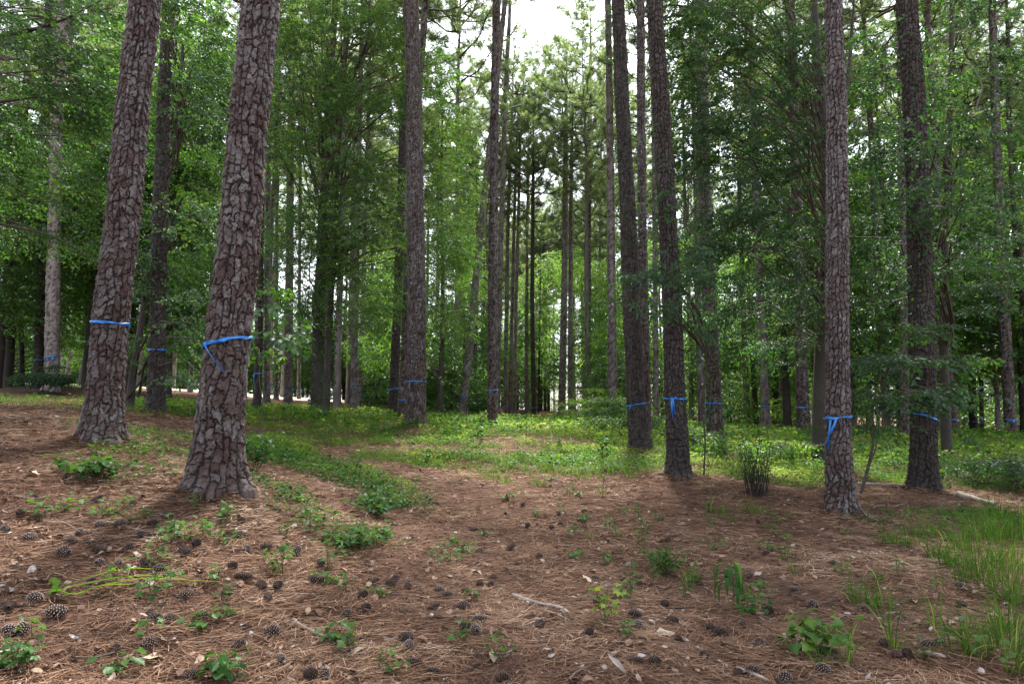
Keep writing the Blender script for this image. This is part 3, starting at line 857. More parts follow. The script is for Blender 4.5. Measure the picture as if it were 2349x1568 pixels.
broad_tree("broadleaf_tree", "low leafy tree behind the big pale pine, its foliage nearly down to the ground", (20, 905), 32,
    [(30, 760, 32), (40, 560, 32), (60, 380, 32)], .12,
    [(60, 640, 31, 110, 80, 2), (190, 620, 33, 90, 90, 2), (50, 740, 33, 110, 60, 2), (180, 740, 34, 80, 70, 2), (10, 560, 31, 80, 60, 2), (150, 520, 32, 90, 70, 2), (230, 690, 33, 50, 70, 2), (40, 820, 36, 60, 30, 2), (210, 810, 38, 50, 40, 2)],
    202, M_LEAF, leaf=.12, n=11, L=.7, cover=1.5, tint0=.52)
broad_tree("broadleaf_tree", "leaning sapling-stemmed tree filling the gap between the two stout plated pines", (297, 930), 16,
    [(304, 860, 16), (318, 780, 16), (345, 600, 16), (400, 350, 16), (420, 100, 16)], .10,
    [(430, 110, 13, 80, 110, 1.2), (330, 180, 15, 60, 120, 1), (455, 270, 13, 60, 70, 1.2), (430, 390, 16.8, 90, 60, 1.2), (450, 500, 13, 55, 60, 1.2), (420, 610, 17, 90, 60, 1.2),
     (330, 640, 15, 50, 90, 1.2), (450, 710, 13, 55, 55, 1.2), (430, 790, 17, 75, 50, 1.0), (445, 850, 12, 40, 50, .8), (320, 790, 16, 45, 60, 1.2), (390, 30, 13, 110, 50, 1.2)],
    203, M_LEAF, leaf=.085, cover=1.25, layer=.6, tint0=.46,
    forks=[([(330, 690, 16), (420, 440, 14), (470, 500, 13.5), (520, 560, 13)], .03), ([(395, 380, 16), (440, 150, 14), (500, 110, 13)], .03)])
broad_tree("oak_tree", "tall ivy-clad oak left of centre with drooping yellow-green boughs", (728, 943), 25,
    [(729, 865, 25), (731, 700, 25), (741, 545, 25), (748, 330, 25), (762, 120, 25), (778, -150, 25)], .27,
    [(690, 110, 20, 75, 110, 2), (850, 40, 21, 80, 80, 2), (660, 330, 20, 60, 120, 2), (790, 260, 21, 95, 110, 2), (880, 190, 22, 55, 90, 2), (720, 480, 21, 85, 80, 2), (850, 430, 22, 80, 90, 2),
     (650, 560, 20, 50, 90, 2), (780, 590, 22, 90, 70, 2), (890, 560, 23, 40, 80, 2), (700, 690, 22, 75, 60, 2), (830, 700, 24, 75, 60, 2), (640, 30, 18, 50, 70, 1.6), (900, 680, 25, 30, 60, 2), (760, 20, 21, 80, 60, 2)],
    204, M_LEAF, leaf=.085, n=14, L=.6, cover=1.25, layer=.2, tint0=.60,
    forks=[([(748, 330, 25), (800, 200, 24), (845, 90, 23), (850, -60, 23)], .11), ([(741, 500, 25), (700, 330, 24), (690, 120, 23)], .08)])
broad_tree("oak_tree", "dark twisted oak close right of the ivy-clad oak", (748, 953), 23,
    [(750, 880, 23), (757, 700, 23), (768, 560, 23), (772, 420, 23), (786, 200, 23), (800, 60, 23)], .13,
    [(930, 240, 21, 40, 90, 1.5), (1000, 180, 22, 45, 110, 1.8), (1000, 330, 22, 45, 90, 1.8), (990, 470, 22, 40, 80, 1.8), (1030, 560, 24, 60, 90, 2), (800, 380, 20, 60, 70, 1.6), (620, 170, 17, 40, 80, 1.4), (820, 520, 20, 60, 50, 1.6)],
    205, M_LEAF, leaf=.085, n=14, L=.6, cover=1.2, layer=.2, tint0=.62,
    forks=[([(768, 470, 23), (800, 330, 22), (880, 260, 21), (960, 220, 21)], .05)])
broad_tree("maple_sapling", "maple sapling with big flat leaves right behind the thickest pine", (606, 1052), 9.2,
    [(596, 1000, 9.2), (604, 930, 9.3), (592, 860, 9.5), (606, 780, 9.8), (600, 680, 10)], .008,
    [(610, 740, 9.5, 50, 45, .5), (650, 770, 9.5, 40, 40, .5), (600, 820, 10, 40, 35, .5), (590, 690, 10, 40, 40, .5), (640, 690, 11, 45, 45, .6)],
    206, M_LEAF, leaf=.095, n=8, L=.36, cover=.6, lw=.8, tint0=.42)
broad_tree("broadleaf_tree", "dark forked tree behind the scaly foreground pine with a dense shady crown", (1880, 1032), 15.5,
    [(1882, 900, 15.5), (1890, 700, 15.5), (1897, 520, 15.5), (1893, 330, 15.5), (1876, 150, 15.5), (1862, -60, 15.5)], .20,
    [(1610, 150, 13, 95, 130, 1.3), (1710, 90, 13.5, 100, 120, 1.3), (1830, 120, 14, 65, 130, 1.3), (1670, 320, 13, 100, 110, 1.4), (1790, 310, 13.5, 90, 120, 1.4), (1720, 500, 13, 120, 90, 1.4),
     (1630, 560, 13.5, 65, 75, 1.2), (1830, 520, 14, 55, 110, 1.3), (1760, 660, 13.5, 105, 60, 1.3), (1580, 400, 13, 35, 80, 1), (1840, 700, 15, 45, 80, 1.3), (1690, 720, 14.5, 60, 50, 1.2), (1800, 790, 15.5, 60, 45, 1.2), (1600, 20, 13, 80, 60, 1.2)],
    207, M_LEAF_DARK, leaf=.075, cover=1.4, layer=.5, tint0=.40, gap=.40,
    forks=[([(1896, 480, 15.5), (1925, 300, 15.5), (1948, 150, 15.5), (1962, -60, 15.5)], .12), ([(1890, 650, 15.5), (1800, 690, 14.5), (1700, 740, 14)], .045), ([(1892, 720, 15.5), (1830, 600, 14.5), (1760, 560, 14)], .04),
           ([(1895, 560, 15.5), (1940, 545, 14.8), (2010, 545, 14), (2070, 540, 13)], .035)])
broad_tree("broadleaf_tree", "slender tree whose leafy bough hangs across the dark rugged pine", (1612, 1060), 12.6,
    [(1618, 1000, 12.5), (1606, 920, 12.4), (1624, 840, 12.3), (1600, 740, 12.2), (1590, 640, 12), (1600, 450, 12)], .016,
    [(1490, 655, 10.2, 55, 38, .5), (1545, 640, 10.2, 45, 40, .5), (1555, 710, 10.3, 35, 45, .45), (1440, 665, 10.4, 25, 22, .35), (1590, 610, 10.8, 45, 60, .6), (1560, 330, 12.2, 26, 70, .5), (1545, 480, 11.2, 30, 40, .4), (1600, 760, 12, 40, 50, .6)],
    208, M_LEAF_DARK, leaf=.085, cover=1.3, layer=.6, tint0=.34, gap=.34)
broad_tree("broadleaf_tree", "layered leafy tree at right behind the broad dark pine", (2168, 1010), 17,
    [(2166, 880, 17), (2160, 700, 16.5), (2170, 480, 16), (2180, 200, 16), (2185, -100, 16)], .13,
    [(2010, 160, 13, 48, 110, 1.1), (2000, 370, 13, 45, 90, 1.1), (2050, 340, 12.8, 70, 55, 1), (2160, 190, 13, 75, 80, 1.2), (2240, 330, 13.5, 90, 80, 1.2), (2120, 480, 11.2, 110, 60, .9),
     (2250, 470, 13.5, 85, 60, 1.2), (2020, 560, 13, 65, 70, 1.1), (2140, 600, 13, 85, 50, 1.1), (2300, 590, 15, 55, 70, 1.3), (2310, 120, 14, 50, 90, 1.2), (2210, 60, 14, 90, 50, 1.2), (2030, 680, 13.5, 60, 50, 1.1), (2220, 690, 15, 70, 50, 1.2), (2110, 330, 11, 60, 40, .6)],
    209, M_LEAF_DARK, leaf=.08, cover=1.2, layer=.75, tint0=.44, gap=.45,
    forks=[([(2170, 500, 16), (2110, 560, 14), (2030, 560, 13)], .035), ([(2165, 620, 16.5), (2230, 660, 15), (2340, 650, 14)], .03), ([(2180, 140, 16), (2230, 150, 14), (2255, 200, 13.5), (2235, 260, 13.3), (2190, 290, 13.2)], .03)])
broad_tree("sapling", "crooked thin-stemmed sapling between the scaly and the broad dark pine, leaves in layers", (1968, 1118), 11.6,
    [(1990, 1075, 11.6), (2004, 1010, 11.6), (2000, 950, 11.6), (2010, 880, 11.4), (2060, 820, 11)], .028,
    [(2060, 860, 10.3, 80, 50, .6), (2130, 880, 10.2, 75, 40, .5), (2000, 930, 10.8, 48, 40, .5), (2150, 930, 10.2, 45, 25, .4), (2090, 930, 10.3, 60, 28, .4), (2120, 800, 11, 70, 35, .6), (2010, 810, 11.5, 50, 45, .6), (2190, 850, 11, 40, 40, .5), (2100, 740, 11, 45, 30, .5)],
    210, M_LEAF_DARK, leaf=.085, cover=1.3, layer=.8, tint0=.40, gap=.36, bark=M_TWIG,
    forks=[([(1985, 1085, 11.6), (2008, 1030, 11.5), (2015, 970, 11.5), (2030, 900, 11.2)], .018), ([(2014, 985, 11.5), (2040, 1020, 11.3), (2052, 1080, 11.2), (2056, 1128, 11.2)], .008)])
broad_tree("maple_tree", "sunlit yellow-green maple between the twin pines and the thicket", (1345, 965), 52,
    [(1344, 850, 52), (1342, 700, 52), (1340, 560, 52)], .10,
    [(1340, 720, 51, 50, 60, 2), (1380, 650, 52, 45, 70, 2), (1320, 620, 53, 40, 60, 2), (1360, 800, 51, 60, 50, 2), (1400, 760, 52, 40, 70, 2), (1330, 880, 51, 40, 40, 2)],
    211, M_LEAF, leaf=.14, n=10, L=.8, cover=1.4, tint0=.78)
broad_tree("broadleaf_tree", "bright leafy tree far behind the close trio of slender pines", (1235, 960), 57,
    [(1236, 850, 57), (1238, 700, 57), (1240, 560, 57)], .11,
    [(1240, 640, 56, 50, 70, 2), (1210, 740, 56, 50, 60, 2), (1260, 760, 57, 50, 60, 2), (1180, 820, 58, 55, 50, 2), (1250, 850, 57, 50, 45, 2), (1120, 780, 60, 50, 80, 2), (1110, 880, 57, 50, 40, 2)],
    212, M_LEAF, leaf=.15, n=10, L=.8, cover=1.4, tint0=.62)
broad_tree("oak_tree", "leafy oak with hanging sprays right behind the tall central pine", (1010, 960), 33,
    [(1012, 850, 33), (1016, 650, 33), (1010, 430, 33), (1015, 250, 33)], .15,
    [(1010, 560, 31, 50, 110, 2.2), (1060, 430, 32, 45, 100, 2.2), (1030, 720, 32, 55, 80, 2.2), (880, 640, 33, 50, 80, 2.2), (1000, 840, 34, 60, 60, 2.2), (1070, 620, 34, 40, 100, 2.2), (860, 800, 34, 60, 50, 2.2), (1040, 300, 33, 50, 70, 2)],
    213, M_LEAF, leaf=.11, n=12, L=.7, cover=1.2, layer=.2, tint0=.62)

# ------------------------------------------------------------------ distant trees: prototypes, then copies
def proto_broad(seed, H, spread, tint0, leafmat, cover):
    r = np.random.default_rng(seed)
    root = thing("broadleaf_tree", "leafy green tree in the dense growth far behind the marked pines", "broadleaf tree", (0, 0, 0), 0, "leafy trees closing the background")
    s = np.linspace(0, 1, 8)
    st = np.c_[np.cumsum(r.normal(0, .12, 8)) * s * H * .06, np.cumsum(r.normal(0, .12, 8)) * s * H * .06, s * H * .9 - .2]
    tb = MB(); P = stem_tube(tb, st, np.linspace(.012 * H + .02, .02, 8), 7)
    t = tb.build("trunk", [M_BARK_DARK], root)
    blobs = []
    for k in range(11):
        z = H * (.16 + .80 * (k + .5) / 11)
        rr = spread * (.55 + .45 * math.sin(math.pi * min(1, z / H * 1.05))) * r.uniform(.4, .7)
        an = r.uniform(0, 6.28); off = spread * r.uniform(.1, .55)
        c = (math.cos(an) * off, math.sin(an) * off, z)
        blobs.append((c, (rr, rr, rr * r.uniform(.5, .8)), cover * rr * rr * 19))
    mb = MB(); foliage(mb, blobs, P, seed, leaf=.16, n=10, L=.75, layer=.4, tint0=tint0)
    c = mb.build("crown", [M_TWIG, leafmat], root)
    return remember(root, t, c)

PB = [proto_broad(301, 9, 3.0, .50, M_LEAF, 1.5), proto_broad(302, 12, 3.6, .58, M_LEAF, 1.4), proto_broad(303, 6, 2.2, .48, M_LEAF, 1.6), proto_broad(304, 15, 4.2, .52, M_LEAF, 1.3), proto_broad(305, 8, 2.6, .50, M_LEAF, 1.4)]
PBH = [9, 12, 6, 15, 8]
def proto_pine(seed, H, ci, bark):
    root = thing("pine_tree", "slender distant pine among the crowd of trunks in the background", "pine tree", (0, 0, 0), 0, "slender pines closing the background")
    r = np.random.default_rng(seed)
    z = np.r_[-.3, np.linspace(0, H, 60)]; k = 9
    th = np.arange(k) / k * 2 * np.pi
    Z, TH = np.meshgrid(z, th, indexing='ij')
    rad = np.interp(Z, [0, H * .6, H], [.17, .12, .03]) * (1 + .25 * np.exp(-np.maximum(Z, 0) / .3)) * (1 + .07 * (noise2(TH * 2, Z * 3 + seed) - .5))
    X = rad * np.cos(TH) + .12 * np.sin(Z * .3 + seed) * Z / H; Y = rad * np.sin(TH)
    i = np.arange(len(z) - 1)[:, None] * k; a = np.arange(k)[None]; b = (a + 1) % k
    tb = MB().add(np.stack([X, Y, Z], -1).reshape(-1, 3), np.stack([i + a, i + b, i + k + b, i + k + a], -1).reshape(-1, 4), 0, np.clip(r.normal(.5, .2, Z.size), 0, 1), np.clip(r.normal(.1, .3, Z.size), 0, .8))
    t = tb.build("trunk", [bark], root)
    L = CROWN_L[ci]
    c = link("crown", CROWNS[ci], root, (0, 0, H - L * .98))
    return remember(root, t, c)
PP = [proto_pine(401, 24, 1, M_BARK_HAZED), proto_pine(402, 26, 0, M_BARK_HAZED), proto_pine(403, 22, 3, M_BARK), proto_pine(404, 27, 2, M_BARK_HAZED)]

used = [a.base[:2] for a in AX.values()]
def free(x, y, dmin):
    return all((x - u[0]) ** 2 + (y - u[1]) ** 2 > dmin * dmin for u in used)

protos_used = set()
def put(protos, i, x, y, rz, sc, z=None):
    loc = (x, y, (gz(x, y) if z is None else z) - .05)
    p = protos[i]
    used.append((x, y))
    if p.name not in protos_used:
        protos_used.add(p.name); p.location = loc; p.rotation_euler = (0, 0, rz); p.scale = (sc,) * 3
        return p
    return copy_thing(p, loc, rz, sc)

rg = np.random.default_rng(77)
n_p = 0
while n_p < 165:                                   # pines
    ang = math.radians(rg.uniform(-42, 42)); rho = 30 + 62 * rg.random() ** .8
    if -.03 < ang < .10 and rho < 70: continue
    x, y = rho * math.sin(ang), rho * math.cos(ang)
    if not free(x, y, 1.5): continue
    put(PP, int(rg.integers(0, 4)), x, y, rg.uniform(0, 6.28), rg.uniform(.82, 1.08)); n_p += 1
n_c = 0
while n_c < 48:                                    # the far side of the clearing, under and beyond the gap in the sky
    ang = rg.uniform(-.10, .16); rho = rg.uniform(64, 112)
    x, y = rho * math.sin(ang), rho * math.cos(ang)
    if not free(x, y, 1.6): continue
    if n_c % 5 < 3: put(PP, (0, 1, 1, 2)[n_c % 4], x, y, rg.uniform(0, 6.28), rg.uniform(.75, .95))
    else: put(PB, (1, 3, 0)[n_c % 3], x, y, rg.uniform(0, 6.28), rg.uniform(.9, 1.25))
    n_c += 1
n_b = 0
while n_b < 130:                                   # broadleaf trees
    ang = math.radians(rg.uniform(-43, 43)); rho = 34 + 56 * rg.random() ** .9
    x, y = rho * math.sin(ang), rho * math.cos(ang)
    if ang < -.24 and rho < 58: continue
    if not free(x, y, 1.3): continue
    mid = abs(ang - .04) < .10
    if mid and rho < 62: continue
    i = int(rg.choice([0, 2, 4] if mid else [0, 1, 2, 3, 4, 1]))
    put(PB, i, x, y, rg.uniform(0, 6.28), rg.uniform(.8, 1.15)); n_b += 1
SHR = [proto_broad(306, 3.0, 1.7, .62, M_LEAF, 1.3), proto_broad(307, 2.2, 1.5, .70, M_LEAF, 1.3), proto_broad(308, 4.2, 2.0, .55, M_LEAF, 1.2)]
for o in SHR: tag(o, "leafy shrub in the undergrowth far behind the marked pines", "shrub", "shrubs of the far undergrowth"); o.name = "shrub"
kids.update({o.name: [c for c in COL.objects if c.parent is o] for o in SHR})
n_s = 0
while n_s < 85:
    ang = math.radians(rg.uniform(-42, 42)); rho = rg.uniform(33, 85)
    if ang < -.22 and rho < 60 or -.06 < ang < .15 and rho < 56: continue
    x, y = rho * math.sin(ang), rho * math.cos(ang)
    if not free(x, y, .9): continue
    put(SHR, int(rg.integers(0, 3)), x, y, rg.uniform(0, 6.28), rg.uniform(.8, 1.3)); n_s += 1
for q in range(34):
    ang = -.82 + .66 * (q + rg.random()) / 34; rho = rg.uniform(60, 70)
    put(SHR, (2, 0, 2)[q % 3], rho * math.sin(ang), rho * math.cos(ang), q, rg.uniform(1.0, 1.5))
n_t = 0
while n_t < 18:                                    # tall broadleaf trees at both sides
    sd = n_t % 2
    ang = math.radians(rg.uniform(-41, -25) if sd else rg.uniform(17, 41)); rho = rg.uniform(30, 45)
    x, y = rho * math.sin(ang), rho * math.cos(ang)
    if ang < -.40 and rho > 36 or not free(x, y, 1.4): continue
    put(PB, 3 if n_t % 3 else 1, x, y, rg.uniform(0, 6.28), rg.uniform(1.0, 1.3)); n_t += 1
for x, y, i in ((-30, 62, 3), (-38, 64, 3), (-46, 66, 1), (-54, 60, 3), (-26, 70, 3), (-18, 66, 1), (-60, 70, 3), (-34, 78, 3), (-50, 80, 3), (-12, 64, 3)):
    put(PB, i, x, y, x, 1.1)

# ------------------------------------------------------------------ forest floor: what nobody could count
def fan(n, r0, r1, pw, seed, half=46):
    r = np.random.default_rng(seed)
    e = 2 - pw
    rho = (r0 ** e + r.random(n) * (r1 ** e - r0 ** e)) ** (1 / e)
    an = np.radians(r.uniform(-half, half, n))
    return rho * np.sin(an), rho * np.cos(an), rho, r

def strips(P, D, half, w, curve, r, lift):
    """Flat three-point strips: centre P, unit direction D (horizontal), half lengths, widths."""
    n = len(P)
    S = np.c_[-D[:, 1], D[:, 0], r.normal(0, .5, n)]; S = unit(S)
    t = np.array([-1, 0, 1.])
    C = P[:, None] + D[:, None] * (t[None, :, None] * half[:, None, None]) + S[:, None] * ((t ** 2)[None, :, None] * curve[:, None, None])
    C[:, :, 2] += lift[:, None] + (t[None] * r.normal(0, .10, n)[:, None] * half[:, None])
    ww = w[:, None] * np.array([.6, 1, .5])[None]
    V = np.stack([C - S[:, None] * ww[..., None] / 2, C + S[:, None] * ww[..., None] / 2], 2).reshape(n, 6, 3)
    f = np.array([[0, 1, 3, 2], [2, 3, 5, 4]])
    F = f[None] + (np.arange(n) * 6)[:, None, None]
    return V.reshape(-1, 3), F.reshape(-1, 4)

x, y, rho, r = fan(250000, 2.5, 19, 1.35, 501)
n = len(x)
th = noise2(x * 1.7, y * 1.7) * 7 + r.normal(0, .8, n)
D = np.c_[np.cos(th), np.sin(th), np.zeros(n)]
V, F = strips(np.c_[x, y, ground(x, y)], D, r.uniform(.04, .115, n), .0021 * (1 + rho / 7), r.normal(0, .014, n), r, r.uniform(.001, .022, n))
tn = np.clip(r.beta(1.6, 2.1, n) * .92 + .95 * (fbm2(x * 1.3 + 5, y * 1.3, 4) - .5) + .02, 0, 1)
mbn = MB().add(V, F, 0, np.repeat(tn, 6))
for key, t in TR.items():                          # needles drifted against the feet of the near trunks
    if t["d"] > 21: continue
    a = AX[key]; m = int(9000 / t["d"] ** .7)
    th = r.uniform(0, 6.28, m); off = r.exponential(.10, m)
    rr = float(a.r(0.02)) * (.93 + .1 * np.sin(th * 3 + 1)) + off
    xx, yy = a.base[0] + rr * np.cos(th), a.base[1] + rr * np.sin(th)
    dr = th + 1.57 + r.normal(0, .9, m)
    V, F = strips(np.c_[xx, yy, ground(xx, yy) + .075 * np.exp(-off / .07) * (.6 + .4 * np.sin(th * 5)) * r.random(m)], np.c_[np.cos(dr), np.sin(dr), np.zeros(m)], r.uniform(.04, .10, m), .0024 * (1 + t["d"] / 7) * np.ones(m), r.normal(0, .014, m), r, r.uniform(.001, .02, m))
    mbn.add(V, F, 0, np.repeat(np.clip(r.beta(1.6, 2.1, m), 0, 1), 6))
tag(mbn.build("fallen_needles", [M_LITTER_NEEDLE]), "rust-brown fallen pine needles covering the forest floor", kind="stuff")

def curl_leaf(seed):
    r = np.random.default_rng(seed)
    xs = np.array([-.5, 0, .5]); ys = np.linspace(0, 1, 5)
    w = np.array([.12, .8, 1, .7, .05])
    V = np.array([[xx * w[j] * .55, yy - .5, .35 * (xx * w[j]) ** 2 * r.uniform(.3, 2.2) + r.normal(0, .035) + .25 * (yy - .5) ** 2 * r.uniform(-1, 1.5)] for j, yy in enumerate(ys) for xx in xs])
    F = np.array([[j * 3 + i, j * 3 + i + 1, j * 3 + i + 4, j * 3 + i + 3] for j in range(4) for i in range(2)])
    return V, F
x, y, rho, r = fan(9500, 2.6, 18, 1.2, 502)
mb = MB()
for k in range(6):
    q = np.arange(len(x)) % 6 == k
    m = q.sum()
    M = rot_xyz(r.normal(0, .3, m), r.normal(0, .35, m), r.uniform(0, 6.28, m)) * (.028 + .055 * r.random(m) ** 2.2)[:, None, None]
    if k > 3: M = M * np.array([.5, 1, 1])[None, None, :] 
    tv, tf = curl_leaf(k)
    V, F = rep(tv, tf, M, np.c_[x[q], y[q], ground(x[q], y[q]) + .016])
    mb.add(V, F, 0, np.repeat(np.clip(r.normal(.38, .24, m), 0, .82), len(tv)))
tag(mb.build("dead_leaves", [M_DRY_LEAF]), "curled dry leaves and bark flakes strewn over the needles", kind="stuff")

x, y, rho, r = fan(1500, 2.7, 18, 1.2, 503)
n = len(x); t = np.linspace(-.5, .5, 5); th = r.uniform(0, 6.28, n); ln = .07 + .30 * r.random(n) ** 2.5
P = np.stack([x, y, ground(x, y) + .014], -1)[:, None] + (np.c_[np.cos(th), np.sin(th), r.normal(0, .06, n)] * ln[:, None])[:, None] * t[None, :, None]
P[:, :, 0] += .10 * ln[:, None] * np.sin(t * 7 + th[:, None]); P[:, :, 1] += .07 * ln[:, None] * np.sin(t * 9 + 2 * th[:, None])
V, F = tubes(P, (.0018 + .010 * ln)[:, None] * np.array([1, .95, .85, .7, .5])[None], 5)
M_TWIGS = plain_material("fallen_twig_wood", [(0, (.022, .016, .013)), (.6, (.10, .075, .06)), (1, (.30, .26, .23))], .85)
tag(MB().add(V, F, 0, np.repeat(r.beta(1.5, 2.2, n), 25)).build("fallen_twigs", [M_TWIGS]), "small broken twigs strewn through the needle litter", kind="stuff")

# green cover: ellipses on the ground (photo pixel of the centre, radii in metres, density)
GREEN = [(600, 1020, 1.0, 1.5, .85), (700, 1070, 1.5, 1.3, .85), (640, 1130, .5, .5, .6), (800, 1105, 1.3, .9, .8), (890, 1150, .7, .6, .9), (770, 1215, .7, .4, .6), (930, 1060, 1.2, 1.0, .6), (720, 1010, 1.3, 1.6, .6),
         (230, 1085, .5, .30, .45), (330, 1040, .6, .7, .5), (390, 1085, .5, .35, .4), (340, 1000, 1.2, 1.2, .35), (1090, 1062, 1.8, 1.3, 1), (1270, 1068, 2.2, 1.4, 1), (1020, 1010, 2.5, 2.8, 1), (1230, 985, 5, 6, 1),
         (860, 965, 5, 6, .95), (620, 957, 5, 5, .9), (520, 945, 4, 5, .7), (1400, 1050, 1.8, 2.2, 1), (1420, 1000, 3, 4, 1), (1660, 1060, 2.0, 3.0, .95), (1750, 1090, 1.4, 1.6, .9), (1770, 1040, 3, 4, 1), (2010, 1090, 1.6, 2.0, .85), (2000, 1040, 3, 5, .95),
         (2250, 1090, 2.2, 2.6, .9), (2200, 1040, 5, 6, 1), (2350, 1060, 4, 5, 1), (1330, 965, 9, 12, 1), (1700, 1000, 8, 10, 1), (2100, 1000, 10, 12, 1), (2330, 1200, 1.2, 1.4, .6), (2180, 1210, 1.0, .9, .45), (2060, 1190, .7, .6, .45), (120, 925, 4, 4, .25), (950, 955, 9, 14, .9)]
BARE = [(1140, 1008, .75, 1.0, 1), (1290, 1018, 1.2, .9, .75), (700, 985, 1.6, 1.1, .8), (640, 975, .9, .8, .5), (955, 995, .7, .8, .7), (1470, 1045, .6, .6, .6), (1565, 1100, .6, .6, .6), (2119, 1140, .7, .5, .8)]
_g = [(*hit(e[0], e[1])[:2], *e[2:]) for e in GREEN]
_b = [(*hit(e[0], e[1])[:2], *e[2:]) for e in BARE]
def greenness(x, y):
    g = np.zeros(len(x))
    for ex, ey, rx, ry, dn in _g:
        g = np.maximum(g, dn * np.clip(1.35 * (1 - ((x - ex) / rx) ** 2 - ((y - ey) / ry) ** 2) + .1, 0, 1))
    for ex, ey, rx, ry, dn in _b:
        g = g * (1 - dn * np.clip(1.5 * (1 - ((x - ex) / rx) ** 2 - ((y - ey) / ry) ** 2), 0, 1))
    return g * sstep(.23, .46, fbm2(x * 1.6 + 3, y * 1.6 + 8, 3))

def rosette(seed, n, leaf, h):
    r = np.random.default_rng(seed)
    lv, lf = leaf_template(.8, .1, .1)
    az = r.uniform(0, 6.28, n)
    M = rot_xyz(r.normal(-.1, .35, n), r.normal(0, .3, n), az) * (leaf * r.uniform(.6, 1.2, n))[:, None, None]
    P = np.c_[r.normal(0, leaf * .9, n), r.normal(0, leaf * .9, n), h * r.uniform(.25, 1, n)]
    return rep(lv, lf, M, P)
mb = MB()
for (cnt, r0, r1, pw, leaf, h, sd) in ((70000, 5, 20, 1.0, .036, .12, 601), (36000, 17, 60, 1.2, .075, .20, 602)):
    x, y, rho, r = fan(cnt, r0, r1, pw, sd)
    g = greenness(x, y)
    keep = r.random(len(x)) < g
    x, y, g = x[keep], y[keep], g[keep]
    big = fbm2(x * .5, y * .5, 2)
    for k in range(6):
        q = np.arange(len(x)) % 6 == k
        tv, tf = rosette(sd + k, 6, leaf, h)
        m = q.sum()
        M = rot_xyz(0, 0, r.uniform(0, 6.28, m)) * (r.uniform(.55, 1.5, m) * (.5 + .6 * g[q]))[:, None, None]
        V, F = rep(tv, tf, M, np.c_[x[q], y[q], ground(x[q], y[q])])
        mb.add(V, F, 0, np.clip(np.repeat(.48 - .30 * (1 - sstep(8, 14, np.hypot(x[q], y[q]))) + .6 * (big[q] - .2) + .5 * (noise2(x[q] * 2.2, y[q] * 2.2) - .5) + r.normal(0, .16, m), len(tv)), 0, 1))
tag(mb.build("ground_cover", [M_COVER]), "low leafy creepers carpeting the ground between the trees", kind="stuff")

def blades(P, h, w, lean, az, r, seg=4):
    """Curved grass blades as strips; P (n,3)."""
    n = len(P)
    t = np.linspace(0, 1, seg + 1)
    D = np.c_[np.cos(az), np.sin(az), np.zeros(n)]; S = np.c_[-np.sin(az), np.cos(az), np.zeros(n)]
    tw = r.normal(0, .6, n)
    S = S * np.cos(tw)[:, None] + D * np.sin(tw)[:, None]
    C = P[:, None] + D[:, None] * ((t ** 1.9)[None, :, None] * (lean * h)[:, None, None])
    C[:, :, 2] += (t[None] - .55 * np.clip(lean, 0, 1.6)[:, None] * t[None] ** 2.4) * h[:, None]
    ww = w[:, None] * (1 - t ** 2.5)[None] + .0006
    V = np.stack([C - S[:, None] * ww[..., None] / 2, C + S[:, None] * ww[..., None] / 2], 2).reshape(n, -1, 3)
    i = np.arange(seg) * 2
    f = np.stack([i, i + 1, i + 3, i + 2], -1)
    F = f[None] + (np.arange(n) * (seg + 1) * 2)[:, None, None]
    return V.reshape(-1, 3), F.reshape(-1, 4)

mb = MB()
for (cnt, r0, r1, pw, hh, ww, sd) in ((110000, 11, 26, 1.0, .22, .006, 611), (60000, 22, 62, 1.3, .34, .014, 612)):
    x, y, rho, r = fan(cnt, r0, r1, pw, sd)
    keep = r.random(len(x)) < greenness(x, y) * (.25 + 1.1 * sstep(.4, .65, fbm2(x * .6 + 60, y * .6 + 20, 2)))
    x, y = x[keep], y[keep]; m = len(x)
    V, F = blades(np.c_[x, y, ground(x, y) - .01], hh * r.uniform(.5, 1.3, m), ww * r.uniform(.7, 1.3, m), r.uniform(.2, 1.1, m), r.uniform(0, 6.28, m), r, 3)
    mb.add(V, F, 0, np.clip(np.repeat(r.normal(.55, .18, m), 8), 0, 1))
tag(mb.build("grass", [M_GRASS]), "fine green grass in the lit middle ground", kind="stuff")

# ------------------------------------------------------------------ plants of the foreground
def lobed_leaf(lobes=5, depth=.45):
    k = lobes * 2 + 1
    an = np.linspace(-2.5, 2.5, k)
    rr = np.array([1 - depth * (i % 2 == 0) for i in range(k)]) * (1 - .18 * np.abs(an) / 2.5)
    V = np.r_[[[0, 0, 0]], np.c_[.55 * rr * np.sin(an), .42 + .58 * rr * np.cos(an), -.10 * rr ** 2 + .04 * np.cos(an * 4)]]
    V[0] = (0, .30, .02)
    F = np.array([[0, i + 2, i + 1] for i in range(k - 1)])
    return V, F

